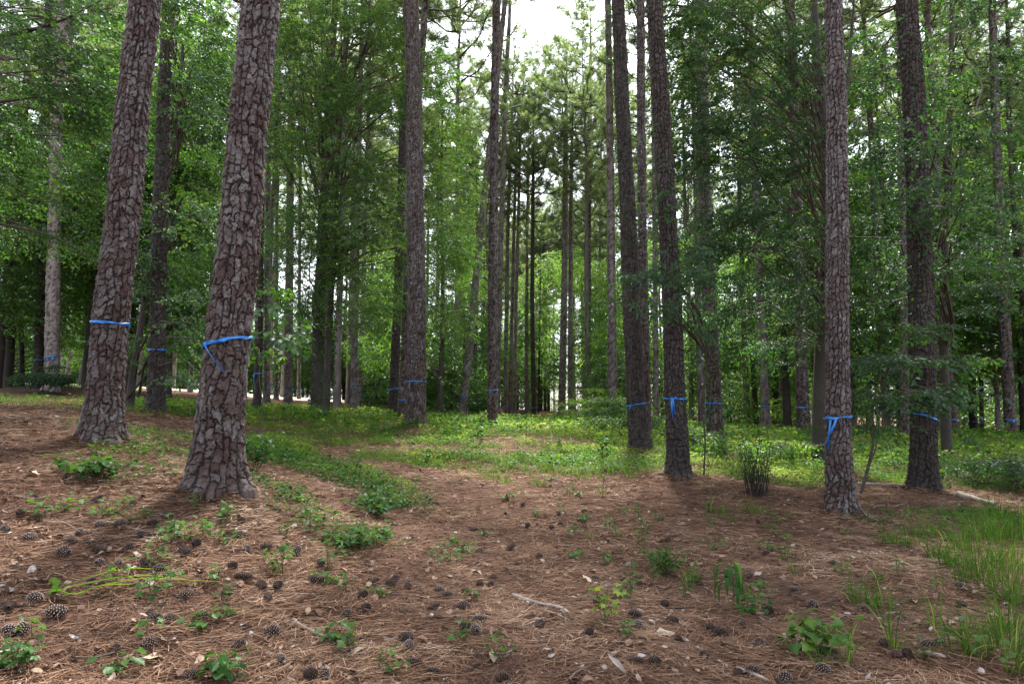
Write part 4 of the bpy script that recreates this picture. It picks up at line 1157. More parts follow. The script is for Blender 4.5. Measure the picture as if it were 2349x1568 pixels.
def seedling_mesh(seed, h, nst, nlv, leaf, lob, spread, tint):
    r = np.random.default_rng(seed)
    st, fo = MB(), MB()
    lv, lf = (lobed_leaf(lob, .42) if lob else leaf_template(.8, .1, .1))
    for s in range(nst):
        az = r.uniform(0, 6.28); off = spread * r.random()
        top = np.array([math.cos(az) * off, math.sin(az) * off, h * r.uniform(.55, 1)])
        t = np.linspace(0, 1, 7)[:, None]
        C = np.c_[top[0] * t ** .8, top[1] * t ** .8, top[2] * t] + np.array([0, 0, -.01])
        V, F = tubes(C[None], (.0035 * (1 - .6 * t[:, 0]))[None], 5); st.add(V, F, 0, .45)
        q = np.sort(r.uniform(.35, 1, nlv)); q[-1] = 1
        P = np.stack([np.interp(q, t[:, 0], C[:, c]) for c in range(3)], -1)
        yaw = r.uniform(0, 6.28, nlv)
        pl = leaf * .5
        E = P + np.c_[-np.sin(yaw) * pl, np.cos(yaw) * pl, r.uniform(.1, .6, nlv) * pl]
        V, F = tubes(np.stack([P, (P + E) / 2 + [0, 0, .01], E], 1), np.full((nlv, 3), .0016), 3); st.add(V, F, 0, .5)
        M = rot_xyz(r.normal(-.35, .3, nlv), r.normal(0, .3, nlv), yaw) * (leaf * r.uniform(.7, 1.2, nlv))[:, None, None]
        V, F = rep(lv, lf, M, E); fo.add(V, F, 0, np.clip(np.repeat(tint + r.normal(0, .13, nlv), len(lv)), 0, 1))
    return st, fo

M_STEM = plain_material("green_stem", [(0, (.05, .045, .02)), (1, (.13, .15, .05))], .7)
def plant(name, label, cat, px, py, st, fo, mats=None, group=None, rz=0, sc=1.0):
    p = hit(px, py)
    root = thing(name, label, cat, p, rz, group); root.scale = (sc,) * 3
    a = st.build("stem", [M_STEM], root); b = fo.build("foliage", [mats or M_COVER], root)
    return remember(root, a, b)

LM = []                                            # landmarks for labels: (phrase, x, y)
def landmark(phrase, p): LM.append((phrase, float(p[0]), float(p[1])))
for k, ph in (("T1", "the stout plated pine at the left"), ("T2", "the thickest pine"), ("T34", "the dark rugged pine"), ("T40", "the scaly foreground pine"), ("T41", "the broad dark pine"), ("T31", "the heavy dark pine"), ("T20", "the tall central pine")):
    landmark(ph, AX[k].base)

sp = []
def special(name, label, cat, px, py, args, mats, phrase, sc=1.0):
    st, fo = seedling_mesh(*args)
    o = plant(name, label, cat, px, py, st, fo, mats, sc=sc)
    landmark(phrase, o.location); sp.append(o)
special("vine_plant", "large glossy broad-leaved plant at the lower right, biggest leaves of all", "plant", 1850, 1492, (701, .26, 11, 7, .095, 3, .26, .62), M_COVER, "the glossy broad-leaved plant")
special("seedling", "bright sunlit yellow-green seedling with lobed leaves in the middle foreground", "seedling", 1385, 1428, (702, .30, 4, 7, .075, 5, .10, .95), M_COVER, "the bright yellow-green seedling")  # very pale tint: sunlight put into the leaf colour
special("seedling", "upright lobed-leaf seedling in front of the creeper patch at left", "seedling", 648, 1320, (703, .24, 3, 7, .075, 5, .09, .62), M_COVER, "the upright lobed seedling at left")
special("fern", "feathery dome-shaped green bush behind the drooping long-leaved plant", "plant", 1528, 1316, (704, .28, 22, 14, .035, 0, .26, .45), M_COVER, "the feathery dome-shaped bush")
special("creeper", "dense dark green creeper mound beside the bare centre of the needle floor", "creeper", 862, 1182, (705, .30, 22, 9, .075, 3, .40, .34), M_COVER, "the dense creeper mound")
special("creeper", "creeper patch with rounded leaves just in front of the dense creeper mound", "creeper", 800, 1258, (706, .20, 18, 7, .075, 3, .42, .45), M_COVER, "the rounded-leaf creeper")
special("creeper", "leafy creeper climbing at the right of the thickest pine's foot", "creeper", 585, 1085, (707, .50, 16, 9, .075, 0, .30, .30), M_COVER, "the creeper at the thickest pine's foot")
special("creeper", "low heart-leaved creeper in front of the stout plated pine's foot", "creeper", 232, 1092, (708, .22, 14, 7, .08, 0, .40, .38), M_COVER, "the heart-leaved creeper")
special("vine_plant", "round-leaved plant cut by the lower edge, between two large pine cones", "plant", 505, 1562, (709, .16, 5, 5, .075, 0, .12, .42), M_COVER, "the round-leaved plant")
special("vine_plant", "small dark-leaved plant in the lower left corner", "plant", 20, 1535, (710, .14, 6, 6, .055, 5, .12, .40), M_COVER, "the dark-leaved corner plant")

# the drooping long-leaved plant
r = np.random.default_rng(720)
st, fo = MB(), MB()
t = np.linspace(0, 1, 8)[:, None]
C = np.c_[.02 * np.sin(t * 3), 0 * t, .34 * t]
V, F = tubes(C[None], (.006 * (1 - .5 * t[:, 0]))[None], 6); st.add(V, F, 0, .7)
for k in range(19):
    az = k * 2.4 + r.normal(0, .2); z0 = .34 * (.45 + .55 * (k + 1) / 19)
    ln = r.uniform(.17, .25); s = np.linspace(0, 1, 8)
    dr = r.uniform(.75, 1.25)
    ro = .015 + ln * (.42 * np.sin(np.minimum(s * 2.2, 1.57))); zo = z0 + ln * (.18 * np.sin(s * 2.6) - dr * .8 * s ** 1.8)
    Cc = np.c_[ro * math.cos(az), ro * math.sin(az), np.maximum(zo, .02)]
    S = np.array([-math.sin(az), math.cos(az), 0]); w = .017 * np.sin(np.clip(s * 1.02, .03, 1) * np.pi) ** .7
    mid = Cc + np.array([0, 0, -.004])
    V = np.stack([Cc - S * w[:, None], mid, Cc + S * w[:, None]], 1).reshape(-1, 3)
    i = np.arange(7) * 3
    F = np.concatenate([np.stack([i, i + 1, i + 4, i + 3], -1), np.stack([i + 1, i + 2, i + 5, i + 4], -1)])
    fo.add(V, F, 0, np.clip(.32 + r.normal(0, .12), 0, 1))
o = plant("drooping_plant", "drooping plant with long narrow dark leaves hanging from one stalk", "plant", 1678, 1398, st, fo, M_COVER)
landmark("the drooping long-leaved plant", o.location)

# the dark wiry shrub
r = np.random.default_rng(721)
st, fo = MB(), MB()
P = []
for k in range(46):
    az = r.uniform(0, 6.28); s = np.linspace(0, 1, 6); l = r.uniform(.5, .95)
    rr = r.uniform(.02, .16) + r.uniform(.05, .22) * s * l
    P.append(np.c_[rr * np.cos(az + s), rr * np.sin(az + s), l * s])
P = np.array(P); V, F = tubes(P, np.broadcast_to(.006 * (1 - .7 * np.linspace(0, 1, 6)), P.shape[:2]), 4); st.add(V, F, 0, .1)
q = P[:, 2:].reshape(-1, 3); q = np.repeat(q, 5, 0) + r.normal(0, .05, (len(q) * 5, 3))
lv, lf = leaf_template(.5)
V, F = rep(lv, lf, rot_xyz(r.normal(0, .6, len(q)), r.normal(0, .6, len(q)), r.uniform(0, 6.28, len(q))) * .035, q)
fo.add(V, F, 0, np.repeat(r.uniform(0, .35, len(q)), len(lv)))
p = hit(1738, 1135)
root = thing("shrub", "dark wiry leafless-looking shrub between the dark rugged and the scaly pine", "shrub", p)
st.build("stem", [M_BARK_DARK], root); fo.build("foliage", [M_LEAF_DARK], root); landmark("the wiry shrub", p)

# shrubs farther back: own shapes, copied only in kind
def bush(label, px, py, d, w, h, seed, tint, m=None, leaf=.075):
    p = at(px, py, d); p[2] = gz(p[0], p[1])
    root = thing("shrub", label, "shrub", p)
    st, mb = MB(), MB()
    stem = np.array([[0, 0, -.05], [0, 0, h * .4], [.03, 0, h * .8]])
    stem_tube(st, stem, [.02, .015, .01], 6)
    rr = np.random.default_rng(seed)
    bl = [((rr.uniform(-.5, .5) * w, rr.uniform(-.4, .4) * w, h * rr.uniform(.3, .75)), (w * .4, w * .4, h * .32), 60 * w * h / (leaf / .075) ** 2) for _ in range(6)]
    foliage(mb, bl, np.array([[0, 0, 0], [0, 0, h]]), seed, leaf=leaf, n=10, L=.35, tint0=tint)
    st.build("stem", [M_TWIG], root); mb.build("foliage", [M_TWIG, m or M_LEAF], root)
    return root
bush("bright green thicket in front of the tall grey pine", 1400, 975, 30, 2.4, 1.5, 731, .62)
bush("dense low bush at the left side of the heavy dark pine", 1420, 1010, 22, 1.6, .9, 732, .55)
bush("rusty-tinged leafy shrub at the foot of the big pale pine", 98, 892, 23, 1.4, 1.0, 733, .25, M_LEAF_DARK)
bush("pale silvery bush behind the gap right of the tall central pine", 1015, 925, 42, 3.2, 2.4, 734, .60, None, .12)
bush("dark bush in front of the low brown shed", 880, 920, 44, 2.6, 2.2, 735, .35, M_LEAF_DARK, .12)
bush("wide leafy bush at the right edge behind the grass", 2330, 1075, 12.5, 1.4, .8, 736, .5, M_LEAF_DARK)
bush("low bush between the leaning pine and the lone straight pine", 1090, 945, 36, 1.4, 1.6, 737, .5, None, .1)
bush("knee-high leafy bush left of the ivy-clad pine at right", 1590, 1060, 16, .7, .7, 738, .62)
bush("green bush behind the wiry shrub", 1790, 1050, 15, 1.4, .5, 739, .72)

# ivy on three trunks (a part of each tree)
def ivy(root, axis, z0, z1, rad, dens, seed, tint=.35, base=None, leaf=.07):
    r = np.random.default_rng(seed)
    n = int((z1 - z0) * dens)
    z = r.uniform(z0, z1, n); th = r.uniform(0, 6.28, n)
    keep = noise2(th * 1.3 + seed, z * .9) > .38
    z, th = z[keep], th[keep]; n = len(z)
    rr = rad(z) + .03 + .10 * r.random(n) ** 2
    P = np.c_[axis(z) + rr * np.cos(th), rr * np.sin(th), z]
    lv, lf = leaf_template(.75, .2, .1)
    M = rot_xyz(r.normal(-.9, .4, n), r.normal(0, .4, n), th - math.pi / 2 + r.normal(0, .5, n)) * (leaf * r.uniform(.6, 1.2, n))[:, None, None]
    V, F = rep(lv, lf, M, P)
    MB().add(V, F, 0, np.clip(np.repeat(r.normal(tint, .14, n), len(lv)), 0, 1)).build("ivy", [M_LEAF_DARK], root)
ivy(AX["T35"].root, AX["T35"].ax, .2, 9, AX["T35"].r, 240, 741, .45)
ivy(AX["T31"].root, AX["T31"].ax, 5, 12, AX["T31"].r, 60, 742, .45)
ivy(AX["T34"].root, AX["T34"].ax, 3.2, 7, AX["T34"].r, 90, 743, .40)
ivy(AX["T3"].root, AX["T3"].ax, 2.5, 12, AX["T3"].r, 90, 744, .5)
ivy(AX["T41"].root, AX["T41"].ax, 3, 9, AX["T41"].r, 150, 745, .45)
ivy(AX["T5"].root, AX["T5"].ax, .1, 7, AX["T5"].r, 160, 746, .3)
for o in list(COL.objects):
    if o.parent is None and o.get("label", "").startswith(("tall ivy-clad oak", "dark twisted oak")):
        tall = o["label"].startswith("tall")
        ivy(o, lambda z: .02 * z, .2, 11, (lambda z: .27 - .012 * z) if tall else (lambda z: .14 - .006 * z), 230 if tall else 120, 747, .42, leaf=.09)

# ------------------------------------------------------------------ repeats on the forest floor
ORD = ["nearest to", "second nearest to", "third nearest to", "fourth nearest to", "fifth nearest to", "sixth nearest to", "seventh nearest to", "eighth nearest to", "ninth nearest to", "tenth nearest to",
       "eleventh nearest to", "twelfth nearest to", "thirteenth nearest to", "fourteenth nearest to", "fifteenth nearest to", "sixteenth nearest to", "seventeenth nearest to", "eighteenth nearest to", "nineteenth nearest to", "twentieth nearest to"]
def label_by_landmark(pts, text):
    """Each point is told apart by its rank of nearness to its nearest landmark."""
    L = np.array([[l[1], l[2]] for l in LM]); P = np.array([p[:2] for p in pts])
    D = np.linalg.norm(P[:, None] - L[None], axis=-1)
    cap = len(ORD); own = np.full(len(P), -1); cnt = np.zeros(len(L), int)
    for i, l in sorted(((i, l) for i in range(len(P)) for l in range(len(L))), key=lambda q: D[q]):
        if own[i] < 0 and cnt[l] < cap: own[i] = l; cnt[l] += 1
    out = [None] * len(P)
    for l in range(len(L)):
        o = sorted(np.nonzero(own == l)[0], key=lambda i: D[i, l])
        allr = np.argsort(D[:, l])
        for i in o:
            rank = int(np.nonzero(allr == i)[0][0])
            w = ORD[rank] if rank < len(ORD) else "far out from"
            out[i] = text(i) + ", " + w + " " + LM[l][0]
    return out

# ---- sticks and fallen wood: (pixel ends, thickness, bend, label, landmark phrase)
def stick(x0, y0, x1, y1, w, label, name="stick", phrase=None, seed=0, branch=0, lift=.0, cat="stick"):
    r = np.random.default_rng(900 + seed)
    a, b = hit(x0, y0), hit(x1, y1)
    n = 14; t = np.linspace(0, 1, n)[:, None]
    P = a + (b - a) * t
    ln = np.linalg.norm(b - a); s = np.array([-(b - a)[1], (b - a)[0], 0]) / ln
    P = P + s * (r.normal(0, .02) * np.sin(t * np.pi) + .012 * np.sin(t * 9 + seed)) * ln
    P[:, 2] = ground(P[:, 0], P[:, 1]) + w * .45 + lift
    root = (a + b) / 2; root[2] = gz(root[0], root[1])
    rad = w / 2 * (1.1 - .5 * t[:, 0]) * (1 + .12 * np.sin(t[:, 0] * 17 + seed))
    mb = MB(); V, F = tubes((P - root)[None], rad[None], 8); mb.add(V, F, 0)
    for e, q in ((P[0], rad[0]), (P[-1], rad[-1])):
        k = 8; i0 = 0 if e is P[0] else (n - 1) * k
        ring = V[i0:i0 + k]; c = ring.mean(0)
        mb.add(np.r_[ring, c[None]], np.stack([np.arange(k), (np.arange(k) + 1) % k, np.full(k, k)], -1))
    for q in range(branch):
        i = int(r.integers(3, n - 3)); d = unit((b - a) / ln + s * r.choice([-1, 1]) * r.uniform(.5, 1)); l = ln * r.uniform(.15, .3)
        Q = P[i] + d * l * np.linspace(0, 1, 5)[:, None]; Q[:, 2] = ground(Q[:, 0], Q[:, 1]) + w * .5
        V, F = tubes((Q - root)[None], (rad[i] * .55 * (1 - .7 * np.linspace(0, 1, 5)))[None], 6); mb.add(V, F, 0)
    o = mb.build(name, [M_DEAD], None, True, root)
    tag(o, label, cat)
    if phrase: landmark(phrase, root)
    return o
stick(1176, 1369, 1300, 1402, .030, "bleached crooked branch lying in the middle foreground, thickest there", "fallen_branch", "the bleached crooked branch", 1, 2, cat="branch")
stick(1030, 1416, 1100, 1412, .012, "short straight pale stick left of the bleached crooked branch", seed=2)
stick(1134, 1370, 1152, 1346, .016, "stubby pale stick pointing at the cone trio behind the bleached branch", seed=3)
stick(1250, 1402, 1308, 1425, .018, "split flat stick lying just in front of the bleached crooked branch", seed=4)
stick(135, 1196, 226, 1226, .012, "thin dark twig left of the thickest pine, curving toward it", "twig", seed=5, cat="twig")
stick(245, 1198, 385, 1232, .014, "long forked twig lying in front of the thickest pine", "twig", "the long forked twig", 6, 2, cat="twig")
stick(36, 1140, 112, 1142, .016, "straight pale stick in front of the stout plated pine", seed=7)
stick(298, 1128, 352, 1133, .012, "light curved twig left of the thickest pine's foot", "twig", seed=8, cat="twig")
stick(672, 1424, 752, 1464, .022, "pale peeled stick in front of the upright lobed seedling", "stick", "the pale peeled stick", 9)
stick(600, 1480, 640, 1400, .006, "slender reddish twig behind the pale peeled stick", "twig", seed=10, cat="twig")
stick(2198, 1138, 2282, 1162, .10, "pale barkless log lying right of the broad dark pine", "log", "the pale barkless log", 11, cat="log")
stick(1966, 1112, 2072, 1116, .06, "weathered log behind the crooked sapling, half sunk in litter", "log", None, 12, cat="log")
stick(1976, 1178, 2016, 1200, .02, "white broken stick right of the scaly foreground pine's foot", seed=13, lift=.02)
stick(2004, 1166, 2078, 1152, .015, "thin pale branch between the scaly and the broad dark pine", "fallen_branch", None, 14, 1, cat="branch")
stick(1855, 1289, 1874, 1319, .016, "short stick leaning away in front of the scaly foreground pine", seed=15)
stick(1928, 1338, 1974, 1341, .012, "thin level stick right of the drooping long-leaved plant", seed=16)
stick(1560, 1222, 1600, 1226, .010, "thin white twig on bare needles left of the scaly foreground pine", "twig", seed=17, cat="twig")
stick(880, 1470, 920, 1466, .014, "short grey stick lying near the tilted tan leaf", seed=18)
stick(1690, 1540, 1760, 1566, .03, "bleached wood shard cut by the lower edge at the right", "wood_shard", None, 19, cat="wood")
stick(2110, 1500, 2170, 1512, .03, "grey split wood shard in front of the tall grass at lower right", "wood_shard", None, 20, cat="wood")
stick(1070, 1178, 1110, 1186, .012, "short tan stick on the needles right of the dense creeper mound", seed=21)
stick(586, 945, 660, 930, .03, "dark fallen branch beside the dark trunk right of the thickest pine", "fallen_branch", None, 22, 2, cat="branch")

# ---- single large fallen leaves and bark pieces
def fallen_leaf(px, py, size, tint, label, seed, cat="leaf", name="fallen_leaf", rot=None, narrow=1.0):
    p = hit(px, py)
    tv, tf = curl_leaf(seed)
    V = tv * size * np.array([narrow, 1, 1.1])
    r = np.random.default_rng(seed + 40)
    M = rot_xyz(*(rot or (r.uniform(-.2, .5), r.normal(0, .3), r.uniform(0, 6.28))))
    V = V @ M.T; V[:, 2] -= V[:, 2].min()
    o = MB().add(V, tf, 0, tint).build(name, [M_DRY_LEAF], None, True, p)
    return tag(o, label, cat)
fallen_leaf(1130, 1512, .10, .97, "big tan leaf standing tilted in the centre of the lower edge", 51, rot=(.35, .2, .3))
fallen_leaf(356, 1512, .12, .95, "pale crumbling tan leaf between cones near the lower left", 52)
fallen_leaf(12, 1365, .12, .78, "greyish curled leaf at the left edge beside a pair of large cones", 53)
fallen_leaf(1525, 1455, .13, .92, "light brown folded leaf right of the bright yellow-green seedling", 54)
fallen_leaf(1092, 1318, .10, .62, "brown leaf behind the cone trio in the middle", 55)
fallen_leaf(625, 1415, .06, 1.0, "small orange-tan leaf left of the pale peeled stick", 56)
fallen_leaf(1345, 1336, .11, .95, "cream leaf tip standing up left of the feathery dome-shaped bush", 57, rot=(.5, .1, 1.0))
fallen_leaf(1414, 1540, .16, .72, "long grey bark flake near the lower edge at centre right", 58, "bark", "bark_flake", narrow=.35)
fallen_leaf(1298, 1415, .13, .74, "upright pale bark flake behind a single cone in front of the bleached branch", 59, "bark", "bark_flake", rot=(.5, 0, .5), narrow=.3)
fallen_leaf(76, 1090, .10, .98, "yellowish leaf on the slope in front of the stout plated pine", 60)
fallen_leaf(30, 1310, .10, .70, "grey-lilac leaf on the needles left of the bent grass blades", 61)
fallen_leaf(1390, 1345, .11, .72, "light grey leaf in front of the feathery dome-shaped bush", 62, narrow=.5)

# ---- bent broad grass blades lying on the litter
def bent_grass():
    b = hit(118, 1372)
    root = thing("grass_tuft", "broad green grass blades bent flat over the needles at left", "grass tuft", b)
    mb = MB()
    for ends in ([(140, 1366), (230, 1340), (300, 1322), (356, 1313)], [(150, 1372), (260, 1350), (340, 1338), (420, 1336)], [(170, 1386), (230, 1368), (330, 1345), (505, 1342)], [(130, 1360), (118, 1350), (108, 1352)], [(126, 1376), (170, 1392), (235, 1362), (300, 1348)]):
        P = np.array([b] + [hit(*e) for e in ends]) - b
        k = len(P); P[:, 2] += .05 * np.sin(np.linspace(.25, 3.0, k)) + .02
        tt = np.linspace(0, 1, 12); C = np.stack([np.interp(tt, np.linspace(0, 1, k), P[:, q]) for q in range(3)], -1)
        T0 = unit(np.gradient(C, axis=0)); S = unit(np.cross(T0, [0, 0, 1.]) + [0, 0, .35])
        w = .017 * (1 - tt ** 3)[:, None] + .001
        V = np.stack([C - S * w, C - [0, 0, .003], C + S * w], 1).reshape(-1, 3)
        i = np.arange(11) * 3
        mb.add(V, np.concatenate([np.stack([i, i + 1, i + 4, i + 3], -1), np.stack([i + 1, i + 2, i + 5, i + 4], -1)]), 0, np.clip(.45 + .5 * np.repeat(tt, 3) ** 2, 0, 1))
    mb.build("blades", [M_GRASS], root)
    landmark("the bent grass blades", b)
bent_grass()

# ---- grass tufts
def tuft_mesh(seed, n, h, spread, w, lean, tint):
    r = np.random.default_rng(seed)
    P = np.c_[r.normal(0, spread, n), r.normal(0, spread, n), np.zeros(n) - .01]
    az = np.arctan2(P[:, 1], P[:, 0]) + r.normal(0, .7, n)
    V, F = blades(P, h * r.uniform(.45, 1.05, n), w * r.uniform(.6, 1.3, n), np.abs(r.normal(lean, .3, n)), az, r, 7)
    return MB().add(V, F, 0, np.clip(np.repeat(np.where(r.random(n) < .05, .95, r.normal(tint, .17, n)), 16), 0, 1)).mesh("blades", [M_GRASS])
TUFT = [tuft_mesh(801, 190, .54, .14, .0044, .48, .27), tuft_mesh(802, 48, .42, .06, .006, .80, .30), tuft_mesh(803, 14, .40, .03, .006, .65, .45), tuft_mesh(804, 60, .28, .07, .005, .7, .42)]
TP_ = [(2250, 1335, 0, 1.05, "tallest"), (2300, 1300, 0, 1.0, "broad"), (2262, 1235, 0, .9, "thick"), (2336, 1235, 0, 1.0, "dense"), (2155, 1282, 1, 1.1, "upright"), (2037, 1245, 3, 1.1, "low"), (1990, 1396, 1, 1.15, "wind-bent"), (2229, 1500, 1, 1.0, "arching"),
       (2290, 1490, 0, .75, "bushy"), (1730, 1178, 3, 1.2, "soft"), (1628, 1172, 2, 1.1, "thin"), (1824, 1318, 2, .8, "sparse"), (1582, 1345, 2, 1.0, "slender"), (2145, 1440, 2, .95, "stalky"), (2047, 1490, 2, 1.1, "sparse"), (1942, 1522, 2, 1.0, "spindly"),
       (2325, 1385, 1, 1.2, "long-bladed"), (2318, 1450, 1, 1.0, "leaning"), (2064, 1098, 0, .8, "pale"), (1118, 1098, 3, 1.0, "small"), (1153, 1108, 3, 1.3, "feathery"), (1237, 1112, 3, 1.0, "short"), (1384, 1140, 2, 1.2, "wispy"), (1660, 1180, 3, .8, "little"),
       (2180, 1300, 1, .8, "yellowing"), (2090, 1250, 3, 1.0, "fresh"), (2212, 1262, 1, 1.2, "full"), (2330, 1545, 2, 1.2, "ragged"), (1885, 1535, 2, .9, "fine"), (2130, 1225, 3, 1.2, "tangled"), (2290, 1190, 0, .9, "distant"), (1450, 1095, 3, 1.1, "dark"), (1330, 1098, 3, 1.2, "wide")]
pts = [hit(x, y) for x, y, *_ in TP_]
labs = label_by_landmark(pts, lambda i: TP_[i][4] + " green grass tuft")
tuft0 = {}
for (x, y, k, sc, ad), p, lb in zip(TP_, pts, labs):
    rz = R.uniform(0, 6.28) if ad != "wind-bent" else 0
    if k not in tuft0:
        o = thing("grass_tuft", lb, "grass tuft", p, rz, "grass tufts on the litter"); o.scale = (sc,) * 3
        tuft0[k] = remember(o, link("blades", TUFT[k], o))
    else: copy_thing(tuft0[k], p, rz, sc, lb)

# ---- seedlings
SEED = [(640, 70), (650, 165), (580, 235), (240, 470), (800, 460), (860, 510), (1120, 590), (1265, 425), (1330, 620), (1440, 650), (1490, 530), (2035, 570), (2200, 620), (960, 1290), (1560, 1530), (780, 1500), (440, 435), (1480, 660), (250, 480), (700, 480), (1140, 650), (990, 800), (505, 450)]
SEED = [(x * .3494, 1020 + y * .3494) for x, y in SEED]
SEED += [(783 + x * .3494, 1020 + y * .3494) for x, y in [(150, 680), (230, 660), (740, 650), (800, 710), (935, 600), (640, 755), (870, 1010), (810, 1290), (65, 1330), (1500, 330), (1560, 340), (1430, 450), (1520, 620), (1540, 750), (1640, 640), (1800, 610), (1860, 470), (1950, 470),
    (1970, 570), (1180, 340), (1090, 360), (820, 225), (1380, 235), (500, 240), (1740, 790), (1900, 870), (2050, 890), (330, 1510), (1900, 1010), (1870, 1260), (250, 250)]]
SEED += [(1565 + x * .3494, 1020 + y * .3494) for x, y in [(580, 490), (620, 520), (600, 590), (690, 660), (690, 760), (170, 540), (210, 700), (500, 950), (540, 1110), (1370, 1095), (1450, 1160), (1670, 970), (2050, 800), (1930, 1380), (2215, 1530), (1050, 860), (1110, 1000), (1480, 480), (1800, 800), (1720, 1330)]]
_r = np.random.default_rng(88)
SEED += [(float(_r.uniform(60, 2250)), float(1180 + 340 * _r.random() ** 1.5)) for _ in range(46)]
SP_ = [seedling_mesh(811, .20, 2, 6, .060, 5, .05, .45), seedling_mesh(812, .14, 3, 4, .055, 3, .09, .40), seedling_mesh(813, .26, 1, 8, .065, 5, .02, .52), seedling_mesh(814, .10, 4, 4, .050, 0, .10, .5)]
SP_ = [(a.mesh("stem", [M_STEM]), b.mesh("foliage", [M_COVER])) for a, b in SP_]
KIND = ["two-stemmed lobed-leaf seedling", "low three-lobed seedling", "upright star-leaved seedling", "low round-leaved seedling"]
pts = [hit(x, y) for x, y in SEED]
ks = [int(R.integers(0, 4)) for _ in pts]; n_own = len(pts)
labs = label_by_landmark(pts, lambda i: KIND[ks[i]])
s0 = {}
for p, k, lb in zip(pts, ks, labs):
    rz, sc = R.uniform(0, 6.28), R.uniform(.75, 1.25)
    if k not in s0:
        o = thing("seedling", lb, "seedling", p, rz, "seedlings sprouting from the litter"); o.scale = (sc,) * 3
        s0[k] = remember(o, link("stem", SP_[k][0], o), link("foliage", SP_[k][1], o))
    else: copy_thing(s0[k], p, rz, sc, lb)

# ---- taller weeds and saplings in the clearing
WD = []
_r = np.random.default_rng(91)
while len(WD) < 46:
    px, py = _r.uniform(560, 2330), 965 + 130 * _r.random() ** .8
    p = hit(px, py)
    if greenness(np.array([p[0]]), np.array([p[1]]))[0] > .35 and all(np.hypot(*(p - a.base)[:2]) > .6 for a in AX.values()): WD.append(p)
WM = [seedling_mesh(816, .75, 3, 16, .085, 0, .16, .50), seedling_mesh(817, .55, 6, 10, .075, 5, .22, .58), seedling_mesh(818, 1.05, 1, 22, .095, 0, .06, .42)]
WM = [(a.mesh("stem", [M_STEM]), b.mesh("foliage", [M_COVER])) for a, b in WM]
labs = label_by_landmark(WD, lambda i: ("leafy weed", "bushy lobed-leaf weed", "thin young sapling")[i % 3] + " amid low greenery")
w0 = {}
for i, (p, lb) in enumerate(zip(WD, labs)):
    k = i % 3; rz, sc = R.uniform(0, 6.28), R.uniform(.6, 1.25)
    if k not in w0:
        o = thing("sapling", lb, "sapling", p, rz, "weeds and saplings in the clearing"); o.scale = (sc,) * 3
        w0[k] = remember(o, link("stem", WM[k][0], o), link("foliage", WM[k][1], o))
    else: copy_thing(w0[k], p, rz, sc, lb)

# ---- pine cones
def cone_mesh(seed, ln, rad, opened, tint):
    r = np.random.default_rng(seed)
    n = 96
    t = (np.arange(n) + .5) / n
    az = np.arange(n) * 2.39996
    prof = np.sin(np.pi * (.10 + .84 * t ** .9)) ** .75
    R0 = rad * prof
    inner = R0 * .35
    C = []; F = []; TT = []
    for i in range(n):
        a = np.array([math.cos(az[i]), 0, math.sin(az[i])]); s = np.array([-math.sin(az[i]), 0, math.cos(az[i])]); y = np.array([0, 1., 0])
        w = rad * .27 * (.6 + .5 * prof[i]) * r.uniform(.85, 1.1)
        yc = (t[i] - .5) * ln
        tip = a * R0[i] * r.uniform(.93, 1.06) + y * (yc + ln * (.10 - .10 * opened))
        b = a * inner[i] + y * (yc - ln * .05)
        up = unit(y * (1.2 - opened) - a * .2 + y * .3)
        V = [b - s * w * .4, b + s * w * .4, tip - s * w * .85 - a * rad * .12, tip + s * w * .85 - a * rad * .12, tip + up * rad * .07, tip - up * rad * .09 + a * rad * .05, tip + a * rad * .10]
        o = len(C); C += V
        F += [[o, o + 1, o + 3, o + 2]]
        F += [[o + 2, o + 4, o + 6, o + 5], [o + 4, o + 3, o + 5, o + 6]]
        e = r.normal(0, .08)
        TT += [.05, .05, .3 + e, .3 + e, .8 * tint + .2 + e, .55 * tint + e, .95 * tint + .05 + e]
    mb = MB().add(np.array(C), np.array(F), 0, np.clip(TT, 0, 1))
    u = np.linspace(0, 2 * np.pi, 9)[:-1]; vv = np.linspace(0, 1, 7)
    K = np.stack([np.outer(np.sin(np.pi * (.03 + .94 * vv)), np.cos(u)) * rad * .55, np.repeat(((vv - .5) * ln * .95)[:, None], 8, 1), np.outer(np.sin(np.pi * (.03 + .94 * vv)), np.sin(u)) * rad * .55], -1).reshape(-1, 3)
    i = np.arange(6)[:, None] * 8; a = np.arange(8)[None]; b = (a + 1) % 8
    mb.add(K, np.stack([i + a, i + b, i + 8 + b, i + 8 + a], -1).reshape(-1, 4), 0, .05)
    return mb.mesh("pine_cone", [M_CONE], False)
CN = [cone_mesh(821, .100, .033, .9, 1.0), cone_mesh(822, .082, .033, .8, .85), cone_mesh(823, .115, .028, .5, .65), cone_mesh(824, .068, .031, 1.0, .5), cone_mesh(825, .092, .038, 1.15, .75)]
CK = ["pine cone with pale scale tips", "stubby brown pine cone", "dark tight-scaled pine cone", "small weathered pine cone", "wide-open brown pine cone"]
CL = [(440, 215), (630, 370), (870, 400), (1080, 475), (1585, 505), (135, 470), (35, 575), (655, 535), (520, 590), (470, 635), (925, 605), (190, 635), (1490, 610), (1570, 605), (655, 705), (840, 695), (420, 725), (650, 790), (1205, 720), (945, 795), (1040, 840), (780, 795), (1620, 700), (1745, 690),
      (1945, 720), (1525, 820), (1600, 890), (600, 905), (1490, 985), (1710, 945), (1825, 945), (2070, 910), (2110, 790), (1755, 1030), (230, 1040), (60, 1090), (370, 1125), (60, 1255), (140, 1250), (985, 1120), (1030, 1165), (1105, 1165), (1325, 1135), (1785, 1245), (760, 1350), (1840, 1420), (1565, 1340), (1250, 1525),
      (2040, 1545), (2130, 1525), (970, 1330), (1290, 665), (1225, 1010), (790, 535), (1000, 530)]
